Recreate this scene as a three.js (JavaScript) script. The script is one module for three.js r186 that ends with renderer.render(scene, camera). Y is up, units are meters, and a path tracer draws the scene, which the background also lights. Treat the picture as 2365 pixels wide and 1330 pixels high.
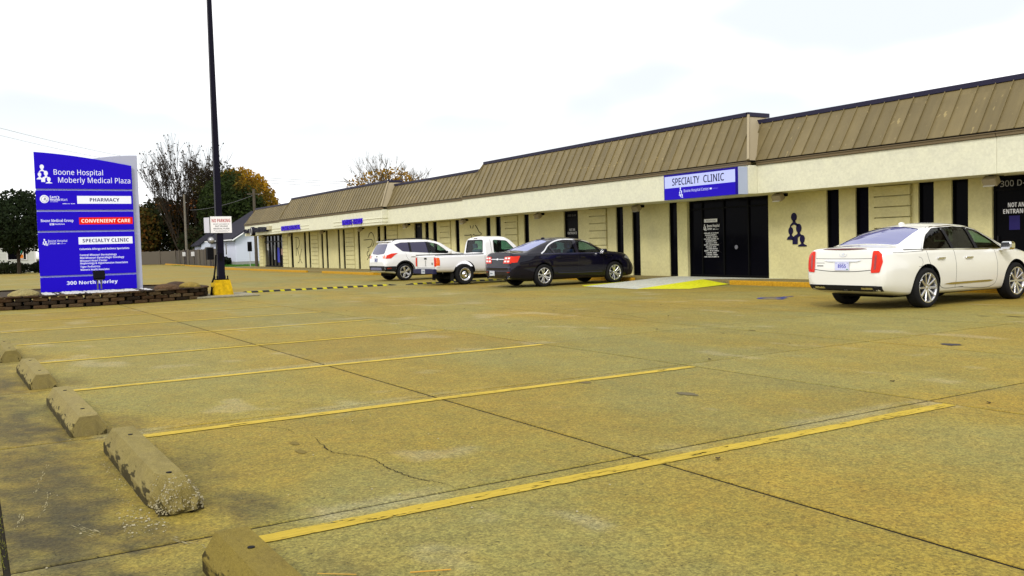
import * as THREE from 'three';
import { mergeGeometries, toCreasedNormals } from 'three/addons/utils/BufferGeometryUtils.js';
import { RoundedBoxGeometry } from 'three/addons/geometries/RoundedBoxGeometry.js';
import { TessellateModifier } from 'three/addons/modifiers/TessellateModifier.js';
import { TextGeometry } from 'three/addons/geometries/TextGeometry.js';
import { FontLoader } from 'three/addons/loaders/FontLoader.js';
import { Brush, Evaluator, SUBTRACTION } from 'three-bvh-csg';

// ---------------------------------------------------------------- camera, sky, sun, exposure
const scene = new THREE.Scene();
const camera = new THREE.PerspectiveCamera(35.803, 1024 / 576, 0.1, 3000);
camera.position.set(0, 1.42, 0);
{
  const fw = new THREE.Vector3(-0.85223, -0.04872, -0.5209), rt = new THREE.Vector3(0.52247, -0.02767, -0.85221), up = new THREE.Vector3(-0.0271, 0.99843, -0.04904);
  camera.quaternion.setFromRotationMatrix(new THREE.Matrix4().makeBasis(rt, up, fw.clone().negate()));
}
const renderer = new THREE.WebGLRenderer({ antialias: true });
renderer.toneMapping = THREE.LinearToneMapping;
renderer.toneMappingExposure = 1.45;
renderer.shadowMap.enabled = true;

// seeded random numbers and value noise
function rng(seed) { let a = seed >>> 0; return () => { a = (a + 0x6D2B79F5) | 0; let t = Math.imul(a ^ (a >>> 15), 1 | a); t = (t + Math.imul(t ^ (t >>> 7), 61 | t)) ^ t; return ((t ^ (t >>> 14)) >>> 0) / 4294967296; }; }
function hash(x, y, s) { let h = Math.imul(x | 0, 374761393) + Math.imul(y | 0, 668265263) + Math.imul(s | 0, 974634777); h = Math.imul(h ^ (h >>> 13), 1274126177); return ((h ^ (h >>> 16)) >>> 0) / 4294967296; }
function vnoise(x, y, s = 0, per = 0) {
  const xi = Math.floor(x), yi = Math.floor(y), fx = x - xi, fy = y - yi, u = fx * fx * (3 - 2 * fx), v = fy * fy * (3 - 2 * fy);
  const w = per ? (n) => ((n % per) + per) % per : (n) => n;
  const a = hash(w(xi), w(yi), s), b = hash(w(xi + 1), w(yi), s), c = hash(w(xi), w(yi + 1), s), d = hash(w(xi + 1), w(yi + 1), s);
  return a + (b - a) * u + (c - a) * v + (a - b - c + d) * u * v;
}
function fbm(x, y, s = 0, o = 4, per = 0) { let t = 0, a = 0.5, n = 0; for (let i = 0; i < o; i++) { t += a * vnoise(x, y, s + i * 17, per); n += a; x *= 2; y *= 2; per *= 2; a *= 0.5; } return t / n; }
const clamp = (v, a = 0, b = 1) => Math.min(b, Math.max(a, v)), lerp = (a, b, t) => a + (b - a) * t, sstep = (a, b, v) => { const t = clamp((v - a) / (b - a)); return t * t * (3 - 2 * t); };

// thin bright overcast with pale blue gaps, the same all round
{
  const w = 1024, h = 512, d = new Float32Array(w * h * 4);
  for (let j = 0; j < h; j++) for (let i = 0; i < w; i++) {
    const el = (j / (h - 1) - 0.5) * Math.PI, az = i / w * 2 * Math.PI, k = (j * w + i) * 4;
    if (el < 0) { d[k] = 0.30; d[k + 1] = 0.28; d[k + 2] = 0.2; d[k + 3] = 1; continue; }
    // cloud layer seen in perspective: coordinates on a sheet overhead
    const r = 1 / (Math.sin(el) + 0.16), px = Math.cos(az) * Math.cos(el) * r, py = Math.sin(az) * Math.cos(el) * r;
    const n = fbm(px * 0.95 + 3.7, py * 0.95 + 9.2, 5, 5), g = sstep(0.5, 0.66, n) * sstep(0.02, 0.16, el);
    const wisp = fbm(px * 2.6, py * 2.6, 77, 4);
    const white = 0.96 + 0.1 * (wisp - 0.5);
    d[k] = lerp(white, 0.635, g); d[k + 1] = lerp(white, 0.675, g); d[k + 2] = lerp(white, 0.695, g); d[k + 3] = 1;
  }
  const t = new THREE.DataTexture(d, w, h, THREE.RGBAFormat, THREE.FloatType);
  t.mapping = THREE.EquirectangularReflectionMapping; t.magFilter = THREE.LinearFilter; t.minFilter = THREE.LinearFilter; t.needsUpdate = true;
  scene.background = t; scene.environment = t;
}
const sun = new THREE.DirectionalLight(new THREE.Color(1, 0.96, 0.9), 1.4);
sun.position.set(14, 46, 30); sun.target.position.set(-20, 0, -12); sun.castShadow = true; sun.shadow.radius = 28;
sun.shadow.mapSize.set(2048, 2048);
Object.assign(sun.shadow.camera, { left: -90, right: 60, top: 70, bottom: -70, near: 1, far: 250 });
scene.add(sun); scene.add(sun.target);

// ---------------------------------------------------------------- helpers
const used = new Map();
function numbered(name) { const n = used.get(name) || 0; used.set(name, n + 1); return n ? name + '_' + String(n).padStart(3, '0') : name; }
function shade(o) { o.traverse((c) => { if (c.isMesh) { c.castShadow = true; c.receiveShadow = true; } }); return o; }
function tag(o, label, category, group, kind) { if (label) o.userData.label = label; if (category) o.userData.category = category; if (group) o.userData.group = group; if (kind) o.userData.kind = kind; return o; }
function thing(name, label, category, pos = [0, 0, 0], turn = 0, group) { const o = new THREE.Group(); o.name = numbered(name); o.position.set(...pos); o.rotation.y = turn; scene.add(o); return tag(o, label, category, group); }
function part(name, geo, mat, parent, label) { const m = new THREE.Mesh(geo, mat); m.name = name; m.castShadow = m.receiveShadow = true; parent.add(m); if (label) m.userData.label = label; return m; }
function solo(name, geo, mat, label, category, group) { const m = new THREE.Mesh(geo, mat); m.name = numbered(name); m.castShadow = m.receiveShadow = true; scene.add(m); return tag(m, label, category, group); }
function struct(name, geo, mat, parent) { const m = new THREE.Mesh(geo, mat); m.name = parent ? name : numbered(name); m.castShadow = m.receiveShadow = true; (parent || scene).add(m); if (!parent) m.userData.kind = 'structure'; return m; }
function stuff(name, geo, mat, label, category, parent) { const m = new THREE.Mesh(geo, mat); m.name = parent ? name : numbered(name); m.castShadow = m.receiveShadow = true; (parent || scene).add(m); m.userData.kind = 'stuff'; if (!parent) tag(m, label, category); return m; }
const lin = (r, g, b) => new THREE.Color().setRGB(r, g, b);
const std = (c, rough = 0.8, o = {}) => new THREE.MeshPhysicalMaterial({ color: c, roughness: rough, specularIntensity: 0.3, ...o });
const phys = (c, rough, o = {}) => new THREE.MeshPhysicalMaterial({ color: c, roughness: rough, ...o });
function box(x0, x1, y0, y1, z0, z1) { const g = new THREE.BoxGeometry(Math.abs(x1 - x0), Math.abs(y1 - y0), Math.abs(z1 - z0)); g.translate((x0 + x1) / 2, (y0 + y1) / 2, (z0 + z1) / 2); return metreUV(g); }
function rbox(x0, x1, y0, y1, z0, z1, r = 0.01, seg = 2) { const g = new RoundedBoxGeometry(Math.abs(x1 - x0), Math.abs(y1 - y0), Math.abs(z1 - z0), seg, r); g.translate((x0 + x1) / 2, (y0 + y1) / 2, (z0 + z1) / 2); return metreUV(g); }
function metreUV(g, s = 1) { // uv in metres from the face direction
  g = g.index ? g.toNonIndexed() : g; const p = g.attributes.position, n = g.attributes.normal, uv = new Float32Array(p.count * 2);
  for (let i = 0; i < p.count; i++) {
    const ax = Math.abs(n.getX(i)), ay = Math.abs(n.getY(i)), az = Math.abs(n.getZ(i));
    if (ay > ax && ay > az) { uv[2 * i] = p.getX(i) * s; uv[2 * i + 1] = p.getZ(i) * s; } else if (ax > az) { uv[2 * i] = p.getZ(i) * s; uv[2 * i + 1] = p.getY(i) * s; } else { uv[2 * i] = p.getX(i) * s; uv[2 * i + 1] = p.getY(i) * s; }
  }
  g.setAttribute('uv', new THREE.BufferAttribute(uv, 2)); return g;
}
function merge(list) { const l = list.map((g) => { let q = g.index ? g.toNonIndexed() : g; for (const k of Object.keys(q.attributes)) if (!['position', 'normal', 'uv'].includes(k)) q.deleteAttribute(k); if (!q.attributes.uv) q.setAttribute('uv', new THREE.BufferAttribute(new Float32Array(q.attributes.position.count * 2), 2)); return q; }); return mergeGeometries(l, false); }
function tube(pts, r, seg = 24, rad = 6, closed = false) { return new THREE.TubeGeometry(new THREE.CatmullRomCurve3(pts.map((p) => new THREE.Vector3(...p)), closed, 'centripetal'), seg, r, rad, closed); }
function cyl(r0, r1, h, x, y, z, seg = 16) { const g = new THREE.CylinderGeometry(r1, r0, h, seg); g.translate(x, y + h / 2, z); return g; }
function rod(a, b, r0, r1 = r0, seg = 8) { const A = new THREE.Vector3(...a), B = new THREE.Vector3(...b), d = B.clone().sub(A), g = new THREE.CylinderGeometry(r1, r0, d.length(), seg); g.translate(0, d.length() / 2, 0); g.applyQuaternion(new THREE.Quaternion().setFromUnitVectors(new THREE.Vector3(0, 1, 0), d.normalize())); g.translate(...a); return g; }
function poly(pts) { const s = new THREE.Shape(); pts.forEach(([x, y], i) => i ? s.lineTo(x, y) : s.moveTo(x, y)); s.closePath(); return s; }
function flatPoly(pts, y) { const g = new THREE.ShapeGeometry(poly(pts.map(([x, z]) => [x, -z]))); g.rotateX(-Math.PI / 2); g.translate(0, y, 0); return metreUV(g); }

// ---------------------------------------------------------------- textures
function noiseTex(size, fn, { srgb = true, rep = 1 } = {}) {
  const d = new Uint8Array(size * size * 4);
  for (let j = 0; j < size; j++) for (let i = 0; i < size; i++) { const c = fn(i / size, j / size, i, j), k = (j * size + i) * 4; if (typeof c === 'number') d[k] = d[k + 1] = d[k + 2] = clamp(c) * 255; else { d[k] = clamp(c[0]) * 255; d[k + 1] = clamp(c[1]) * 255; d[k + 2] = clamp(c[2]) * 255; } d[k + 3] = 255; }
  const t = new THREE.DataTexture(d, size, size, THREE.RGBAFormat); t.wrapS = t.wrapT = THREE.RepeatWrapping; t.magFilter = THREE.LinearFilter; t.minFilter = THREE.LinearMipmapLinearFilter; t.generateMipmaps = true; if (srgb) t.colorSpace = THREE.SRGBColorSpace; t.repeat.set(rep, rep); t.needsUpdate = true; return t;
}
function canvasTex(w, h, draw) { const c = document.createElement('canvas'); c.width = w; c.height = h; const g = c.getContext('2d'); draw(g, w, h); const t = new THREE.CanvasTexture(c); t.colorSpace = THREE.SRGBColorSpace; t.anisotropy = 8; return t; }
// concrete: fine sand grain and pores, 2 m tile (uv in metres)
const grainH = (() => { const r = rng(11), N = 1024, a = new Float32Array(N * N); for (let i = 0; i < N * N; i++) a[i] = r(); return (i, j) => a[(j & 1023) * 1024 + (i & 1023)]; })();
const concreteMap = noiseTex(1024, (u, v, i, j) => {
  const f = fbm(u * 64, v * 64, 3, 3, 64), m = fbm(u * 9, v * 9, 8, 4, 9), g = grainH(i, j) * 0.5 + 0.5 * (grainH(i, j) + grainH(i + 1, j) + grainH(i, j + 1) + grainH(i + 1, j + 1)) / 4;
  const fi = vnoise(u * 150, v * 150, 44, 150) - 0.5, fj = vnoise(u * 240, v * 240, 46, 240) - 0.5; let t = 0.80 + 0.1 * (f - 0.5) + 0.06 * (m - 0.5) + 0.3 * (g - 0.5) + 0.2 * fi + 0.2 * fj;
  const pore = vnoise(u * 180, v * 180, 40, 180); if (pore < 0.07) t -= 0.3; if (pore > 0.95) t += 0.2;
  const w = 0.05 * (fbm(u * 22, v * 22, 60, 3, 22) - 0.5);
  return [t + w, t, t - w * 1.4];
}, { rep: 0.5 });
const concreteBump = noiseTex(1024, (u, v, i, j) => { const pore = vnoise(u * 180, v * 180, 40, 180); return 0.6 + 0.3 * (fbm(u * 70, v * 70, 3, 3, 70) - 0.5) + 0.25 * (grainH(i, j) - 0.5) - (pore < 0.12 ? 0.3 : 0); }, { srgb: false, rep: 0.5 });
const stuccoBump = noiseTex(512, (u, v, i, j) => 0.5 + 0.5 * (fbm(u * 60, v * 60, 21, 3, 60) - 0.5) + 0.25 * (grainH(i, j) - 0.5), { srgb: false, rep: 0.7 });
const stuccoMap = noiseTex(512, (u, v, i, j) => { const m = fbm(u * 5, v * 5, 31, 4, 5), f = fbm(u * 50, v * 50, 33, 2, 50); const t = 0.93 + 0.09 * (m - 0.5) + 0.07 * (f - 0.5) + 0.04 * (grainH(i, j) - 0.5); return [t, t, t - 0.03 * (m - 0.5)]; }, { rep: 0.35 });

const M = {
  concrete: std(lin(1, 1, 1), 0.86, { map: concreteMap, bumpMap: concreteBump, bumpScale: 0.006, vertexColors: true, specularIntensity: 0.6 }),
  dirt: std(lin(0.014, 0.011, 0.006), 1),
  wall: std(lin(0.70, 0.645, 0.335), 0.9, { map: stuccoMap, bumpMap: stuccoBump, bumpScale: 0.008 }),
  fascia: std(lin(0.79, 0.78, 0.61), 0.85, { map: stuccoMap, bumpMap: stuccoBump, bumpScale: 0.006 }),
  blackGlass: phys(lin(0.003, 0.003, 0.005), 0.12, { specularIntensity: 0.05 }),
  darkMetal: std(lin(0.012, 0.011, 0.013), 0.5, { metalness: 0.2 }),
  bronze: std(lin(0.004, 0.004, 0.004), 0.5, { specularIntensity: 0.12 }),
  white: std(lin(0.78, 0.78, 0.78), 0.5),
  black: std(lin(0.004, 0.004, 0.005), 0.6, { specularIntensity: 0.15 }),
  rubber: std(lin(0.012, 0.012, 0.012), 0.85),
};
// ---------------------------------------------------------------- ground, car park, kerbs
struct('ground', (() => { const g = new THREE.PlaneGeometry(1600, 1600, 1, 1); g.rotateX(-Math.PI / 2); g.translate(-100, -0.06, 0); return metreUV(g); })(), std(lin(0.10, 0.095, 0.035), 1, { map: concreteMap }));
// base colour of the concrete at a place: rusty and olive patches, pale joint edges, dark drips
const LX = (k) => -4.57 - 3.049 * k;                        // joints across
const LZ = [3.2, -0.09, -3.72, -6.9, -10.17, -13.42, -16.66, -20.0];   // joints along
const stains = [ // x, z, rx, rz, strength : dark oily patches beside and in front of the stops, as in the photograph
  [-5.9, -0.35, 1.2, 0.36, 0.75], [-4.9, -0.42, 0.7, 0.3, 0.8], [-8.3, -0.3, 1.1, 0.3, 0.75], [-11.4, -0.2, 1.0, 0.25, 0.7], [-6.1, -1.25, 0.8, 0.2, 0.5], [-5.0, -1.25, 0.45, 0.2, 0.75], [-3.3, -1.3, 0.6, 0.22, 0.6],
  [-6.3, -0.3, 2.6, 0.5, 0.5], [-9.3, -0.25, 2.2, 0.42, 0.55], [-12.6, -0.2, 2.4, 0.4, 0.5], [-3.6, -0.5, 1.3, 0.5, 0.45], [-4.6, -0.25, 1.2, 0.3, 0.5],
  [-8.0, -1.1, 0.5, 0.16, 0.5], [-11.3, -0.95, 0.5, 0.15, 0.5], [-14.3, -0.8, 0.5, 0.15, 0.45], [-7.9, -0.55, 0.35, 0.5, 0.5],
];
function concreteColour(x, z, out) {
  const n1 = fbm(x * 0.32 + 5, z * 0.5, 101, 4), n2 = fbm(x * 1.3, z * 1.9, 131, 4), n3 = fbm(x * 7, z * 7, 151, 3);
  // tan concrete with broad ochre and olive-grey weathering
  let r = 0.226, g = 0.178, b = 0.032;
  const rust = sstep(0.42, 0.68, n1), olive = sstep(0.54, 0.32, n1);
  r += 0.016 * rust - 0.010 * olive; g += -0.004 * rust + 0.003 * olive; b += -0.009 * rust + 0.010 * olive;
  const rust2 = sstep(0.56, 0.8, n2) * 0.6; r += 0.012 * rust2; b -= 0.006 * rust2;
  const l = 1 + 0.2 * (n2 - 0.5) + 0.1 * (n3 - 0.5); r *= l; g *= l; b *= l;
  // pale lime bloom along the joints that run across the bays
  const kx = (x + 4.57) / 3.049, dx = Math.abs(kx - Math.round(kx)) * 3.049, e = 0.8 * sstep(0.2, 0.04, dx) * sstep(0.35, 0.6, fbm(x * 0.9, z * 1.1, 171, 3)) * (z > -7.2 && z < -0.8 ? 1 : 0.25);
  r = lerp(r, 0.32, e * 0.6); g = lerp(g, 0.28, e * 0.6); b = lerp(b, 0.14, e * 0.6);
  for (const [sx, sz, rx, rz, k] of stains) { const d = Math.hypot((x - sx) / rx, (z - sz) / rz); if (d < 1.6) { const a = k * 0.85 * sstep(1.3, 0.3, d + 1.5 * (fbm(x * 5, z * 9, 191, 5) - 0.5)) * clamp(0.25 + 1.35 * fbm(x * 9, z * 26, 197, 5)); r = lerp(r, 0.045, a); g = lerp(g, 0.036, a); b = lerp(b, 0.014, a); } }
  const pale = sstep(0.69, 0.8, fbm(x * 1.1 + 40, z * 1.9, 211, 4)); r = lerp(r, 0.33, pale * 0.4); g = lerp(g, 0.28, pale * 0.4); b = lerp(b, 0.15, pale * 0.4);
  out[0] = clamp(r, 0.015); out[1] = clamp(g, 0.012); out[2] = clamp(b, 0.008);
}
function sheet(x0, x1, z0, z1, nx, nz, y, skirt = 0, tone = [1, 1, 1]) {
  const P = [], C = [], U = [], I = [], c = [0, 0, 0];
  const hgt = (x, z) => y + (skirt ? 0.0025 * (fbm(x * 1.3, z * 1.3, 7, 2) - 0.5) : 0);
  for (let j = 0; j <= nz; j++) for (let i = 0; i <= nx; i++) { const x = lerp(x0, x1, i / nx), z = lerp(z0, z1, j / nz); P.push(x, hgt(x, z), z); concreteColour(x, z, c); C.push(c[0] * tone[0] / 0.62, c[1] * tone[1] / 0.62, c[2] * tone[2] / 0.62); U.push(x, z); }
  for (let j = 0; j < nz; j++) for (let i = 0; i < nx; i++) { const a = j * (nx + 1) + i, b = a + 1, d = a + nx + 1, e = d + 1; I.push(a, d, b, b, d, e); }
  if (skirt) { // the slab's edges, going down into the joint
    const ring = []; for (let i = 0; i <= nx; i++) ring.push(i); for (let j = 1; j <= nz; j++) ring.push(j * (nx + 1) + nx); for (let i = nx - 1; i >= 0; i--) ring.push(nz * (nx + 1) + i); for (let j = nz - 1; j > 0; j--) ring.push(j * (nx + 1));
    const b0 = P.length / 3; ring.forEach((k) => { P.push(P[3 * k], y - skirt, P[3 * k + 2]); C.push(C[3 * k] * 1, C[3 * k + 1], C[3 * k + 2]); U.push(U[2 * k], U[2 * k + 1] + skirt); });
    ring.forEach((k, i) => { const n = (i + 1) % ring.length; I.push(k, ring[n], b0 + i, ring[n], b0 + n, b0 + i); });
  }
  const g = new THREE.BufferGeometry(); g.setAttribute('position', new THREE.Float32BufferAttribute(P, 3)); g.setAttribute('color', new THREE.Float32BufferAttribute(C, 3)); g.setAttribute('uv', new THREE.Float32BufferAttribute(U, 2)); g.setIndex(I); g.computeVertexNormals(); return g;
}
const lot = new THREE.Group(); lot.name = 'parking_lot'; lot.userData.kind = 'structure'; scene.add(lot);
part('joint_bed', box(-60, 12, -0.05, -0.005, -20.4, 14), M.dirt, lot);
for (let k = -3; k < 13; k++) for (let r = 0; r < LZ.length - 1; r++) {
  const x1 = LX(k) - 0.014, x0 = LX(k + 1) + 0.014, z1 = LZ[r] - 0.015, z0 = LZ[r + 1] + 0.015, near = k < 2 && r < 4 ? 56 : k < 4 ? 34 : 16;
  part('slab', sheet(x0, x1, z0, z1, near, near, 0, 0.02, (() => { const a = 0.93 + 0.14 * hash(k, r, 5), b = 0.97 + 0.06 * hash(k, r, 6); return [a * b, a, a / b]; })()), M.concrete, lot);
}
part('paving', sheet(-150, LX(13) - 0.012, -26, 12, 130, 50, -0.001), M.concrete, lot);
part('paving', sheet(LX(13), 12, 3.22, 14, 40, 12, -0.001), M.concrete, lot);
// painted bay lines, worn through in flakes
const wearAlpha = noiseTex(512, (u, v, i, j) => { const e = Math.min(v, 1 - v) * 2, n = fbm(u * 60, v * 7, 301, 4, 60), s = vnoise(u * 220, v * 26, 311), c = fbm(u * 9, v * 2, 321, 2); return (n * 0.75 + s * 0.25) * (0.72 + 0.5 * sstep(0, 0.25, e)) > 0.385 + 0.1 * (c - 0.5) + (e < 0.10 ? 0.12 : 0) ? 1 : 0; }, { srgb: false });
const paintMap = noiseTex(256, (u, v, i, j) => { const t = 0.86 + 0.25 * (fbm(u * 30, v * 30, 331, 4, 30) - 0.5) + 0.1 * (grainH(i, j) - 0.5); return [t, t * 0.98, t * 0.9]; });
const M_line = [0.62, 0.72, 0.55].map((k, i) => { const a = wearAlpha.clone(); a.offset.set(i * 0.37, 0); a.needsUpdate = true; return std(lin(0.70 * (0.92 + 0.05 * i), 0.525 * (0.92 + 0.05 * i), 0.07 + 0.012 * i), 0.85, { map: paintMap, alphaMap: a, transparent: false, alphaTest: 0.5, bumpMap: concreteBump, bumpScale: 0.003 }); });
function stripe(x, z0, z1, w, y, m) { const g = new THREE.PlaneGeometry(Math.abs(z1 - z0), w, 60, 1); g.rotateX(-Math.PI / 2); g.rotateY(Math.PI / 2); g.translate(x, y, (z0 + z1) / 2); return part('parking_line', g, m, lot); }
for (let i = 0; i < 8; i++) stripe(-4.354 - 3.049 * i, -1.16 + 0.13 * i, -6.86, 0.135, 0.0055, M_line[i % 3]);
// wandering crack and short hairlines
function crack(pts, w, seed) { const r = rng(seed), P = [], I = []; const c = new THREE.CatmullRomCurve3(pts.map(([x, z]) => new THREE.Vector3(x, 0, z))), n = pts.length * 14; for (let i = 0; i <= n; i++) { const p = c.getPoint(i / n), t = c.getTangent(i / n), k = w * (0.25 + 0.9 * r()) * Math.min(1, 4 * Math.min(i / n, 1 - i / n) + 0.15), jx = (r() - 0.5) * 0.018, jz = (r() - 0.5) * 0.018; P.push(p.x + jx - t.z * k, 0.0035, p.z + jz + t.x * k, p.x + jx + t.z * k, 0.0035, p.z + jz - t.x * k); if (i) { const a = 2 * i; I.push(a - 2, a - 1, a, a, a - 1, a + 1); } } const g = new THREE.BufferGeometry(); g.setAttribute('position', new THREE.Float32BufferAttribute(P, 3)); g.setIndex(I); g.computeVertexNormals(); part('crack', g, M.dirt, lot); }
crack([[-6.61, -2.2], [-6.3, -2.16], [-5.94, -2.13], [-5.75, -2.23], [-5.59, -2.27], [-5.25, -2.26], [-4.95, -2.29], [-4.75, -2.37], [-4.58, -2.39]], 0.005, 5);
crack([[-7.3, -1.9], [-7.0, -2.1], [-6.75, -2.12]], 0.003, 6);
crack([[-12.2, -10.4], [-14.0, -10.9], [-16.5, -10.8]], 0.006, 8); crack([[-19.5, -9.4], [-21, -9.1], [-23.5, -9.2]], 0.006, 9); crack([[-17.5, -13.0], [-15.5, -12.4], [-14.2, -12.2]], 0.005, 10); crack([[-24, -11.6], [-26.5, -11.2]], 0.006, 12);
// asphalt plugs, tar drips and old blots lying on the slabs
function blot(x, z, rx, rz, c, seed, y = 0.004) { const r = rng(seed), pts = []; for (let i = 0; i < 26; i++) { const a = i / 26 * 6.283, k = 0.75 + 0.5 * r(); pts.push([x + Math.cos(a) * rx * k, z + Math.sin(a) * rz * k]); } part('blot', flatPoly(pts, y), std(c, 0.95), lot); }
blot(-6.69, -10.57, 0.13, 0.11, lin(0.05, 0.045, 0.05), 3); blot(-6.12, -5.6, 0.12, 0.06, lin(0.13, 0.11, 0.06), 4); blot(-7.3, -5.3, 0.07, 0.05, lin(0.14, 0.11, 0.05), 14);
blot(-8.2, -14.72, 0.2, 0.03, lin(0.03, 0.03, 0.02), 15); blot(-8.6, -14.5, 0.12, 0.02, lin(0.03, 0.03, 0.02), 16); blot(-6.1, -1.95, 0.08, 0.03, lin(0.16, 0.12, 0.03), 17); blot(-6.4, -2.0, 0.07, 0.025, lin(0.16, 0.12, 0.03), 18);
for (let i = 0; i < 7; i++) { const r = rng(500 + i); blot(-9 - r() * 18, -1.8 - r() * 9, 0.03 + 0.05 * r(), 0.012 + 0.015 * r(), lin(0.07, 0.055, 0.025), 600 + i); }
// white scuffs scraped into the slabs beyond the stops
const M_scuff = std(lin(0.3, 0.26, 0.14), 0.95);
function scuff(x0, z0, x1, z1, w, seed) { const r = rng(seed), gs = []; for (let i = 0; i < 22; i++) { const t = r(), l = 0.01 + 0.035 * r(), x = lerp(x0, x1, t) + (r() - 0.5) * w, z = lerp(z0, z1, t) + (r() - 0.5) * w, dx = (x1 - x0), dz = (z1 - z0), q = Math.hypot(dx, dz), k = 0.001 + 0.0018 * r(); const ux = dx / q * l, uz = dz / q * l; gs.push(flatPoly([[x - ux, z - uz], [x - uz * k / l, z + ux * k / l], [x + ux, z + uz], [x + uz * k / l, z - ux * k / l]], 0.0035)); } part('scuff', merge(gs), M_scuff, lot); }
scuff(-6.9, -0.42, -6.0, -0.28, 0.03, 21); scuff(-6.0, -0.36, -5.45, -0.28, 0.03, 22); scuff(-5.2, -0.42, -4.95, -0.5, 0.06, 23); scuff(-5.6, -0.2, -5.3, -0.16, 0.03, 24); scuff(-8.9, -0.95, -8.5, -1.5, 0.05, 25); scuff(-9.2, -2.9, -8.9, -3.3, 0.06, 26); scuff(-10.4, -0.42, -9.9, -0.42, 0.03, 27); scuff(-4.7, -0.8, -4.3, -0.95, 0.05, 28);

// raised pavement along the building with painted kerbs and the entrance ramp
const walk = new THREE.Group(); walk.name = 'pavement'; walk.userData.kind = 'structure'; scene.add(walk);
const M_walk = std(lin(0.34, 0.27, 0.11), 0.92, { map: concreteMap, bumpMap: concreteBump, bumpScale: 0.006 });
const M_ramp = std(lin(0.74, 0.74, 0.62), 0.9, { map: concreteMap, bumpMap: concreteBump, bumpScale: 0.005 });
const M_kerbY = std(lin(0.66, 0.37, 0.025), 0.75, { map: paintMap, bumpMap: concreteBump, bumpScale: 0.006 });
const M_neon = std(lin(0.80, 0.83, 0.02), 0.7, { map: paintMap, bumpMap: concreteBump, bumpScale: 0.004 });
for (let x = -3; x > -44; x -= 3) part('paving_slab', rbox(x - 2.985, x, -0.05, 0.13, -21.72, -20.165, 0.008, 1), M_walk, walk);
for (let x = -44.4; x > -78; x -= 3) part('paving_slab', rbox(x - 2.985, x, -0.05, 0.128, -21.72, -18.565, 0.008, 1), M_walk, walk);
for (const [x0, x1] of [[-19.9, -18.2], [-18.19, -15.6], [-15.59, -12.6], [-12.59, -9], [-26.9, -24.6], [-30.0, -26.91], [-33, -30.01], [-36, -33.01], [-39, -36.01], [-44.2, -39.01]]) part('kerb_stone', rbox(x0, x1, -0.05, 0.132, -20.16, -20.0, 0.018), M_kerbY, walk);
for (const [x0, x1] of [[-52.2, -44.4], [-66.5, -55.2], [-78, -66.6]]) part('kerb_stone', rbox(x0, x1, -0.05, 0.13, -18.56, -18.4, 0.018), M_kerbY, walk);
part('kerb_stone', rbox(-44.39, -44.21, -0.05, 0.129, -20.16, -18.41, 0.018), M_kerbY, walk);
function surf(name, pts, m, uvs = 1) { const P = [], n = pts.length; for (let i = 1; i < n - 1; i++) P.push(...pts[0], ...pts[i], ...pts[i + 1]); const g = new THREE.BufferGeometry(); g.setAttribute('position', new THREE.Float32BufferAttribute(P, 3)); g.computeVertexNormals(); return part(name, metreUV(g), m, walk); }
surf('ramp', [[-23.3, 0.006, -17.0], [-20.5, 0.006, -16.85], [-21.25, 0.136, -20.17], [-23.5, 0.136, -20.17]], M_ramp);
surf('ramp_landing', [[-23.5, 0.136, -20.165], [-21.25, 0.136, -20.165], [-18.9, 0.136, -21.5], [-23.9, 0.136, -21.5]], M_ramp);
surf('ramp_flare', [[-20.5, 0.007, -16.85], [-19.2, 0.007, -17.7], [-19.9, 0.02, -20.0], [-21.25, 0.137, -20.17]], M_neon);
surf('ramp_flare', [[-23.3, 0.007, -17.0], [-23.5, 0.137, -20.17], [-24.6, 0.02, -20.0], [-23.9, 0.007, -17.3]], M_neon);
// far kerb and verge beyond the building
part('kerb_stone', (() => { const g = rbox(-26, 26, -0.05, 0.14, -0.1, 0.1, 0.02); g.rotateY(-0.077); g.translate(-101, 0, -21.0); return g; })(), M_kerbY, walk);
{ const P = [], r = rng(71); const blades = []; // the mown verge by the white house
  for (let i = 0; i < 9000; i++) { const x = -79 - r() * 34, z = -20.6 - r() * 12 - (x + 79) * 0.075 * -1 * 0 - 0.4 + (x + 101) * 0.0, h = 0.06 + 0.1 * r(), a = r() * 6.28, w = 0.02; if (z > -21 + (x + 101) * -0.077 - 0.2) continue; blades.push(x - Math.cos(a) * w, 0.02, z - Math.sin(a) * w, x + Math.cos(a) * w, 0.02, z + Math.sin(a) * w, x + (r() - 0.5) * 0.06, h, z + (r() - 0.5) * 0.06); }
  const g = new THREE.BufferGeometry(); g.setAttribute('position', new THREE.Float32BufferAttribute(blades, 3)); g.computeVertexNormals();
  stuff('verge_grass', g, std(lin(0.06, 0.17, 0.02), 1), 'short bright green grass in front of the white house', 'grass');
  const lawn = flatPoly([[-79, -19.75], [-127, -23.5], [-127, -60], [-79, -60]], 0.015); struct('lawn', lawn, std(lin(0.07, 0.19, 0.022), 1, { map: concreteMap })); }
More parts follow.
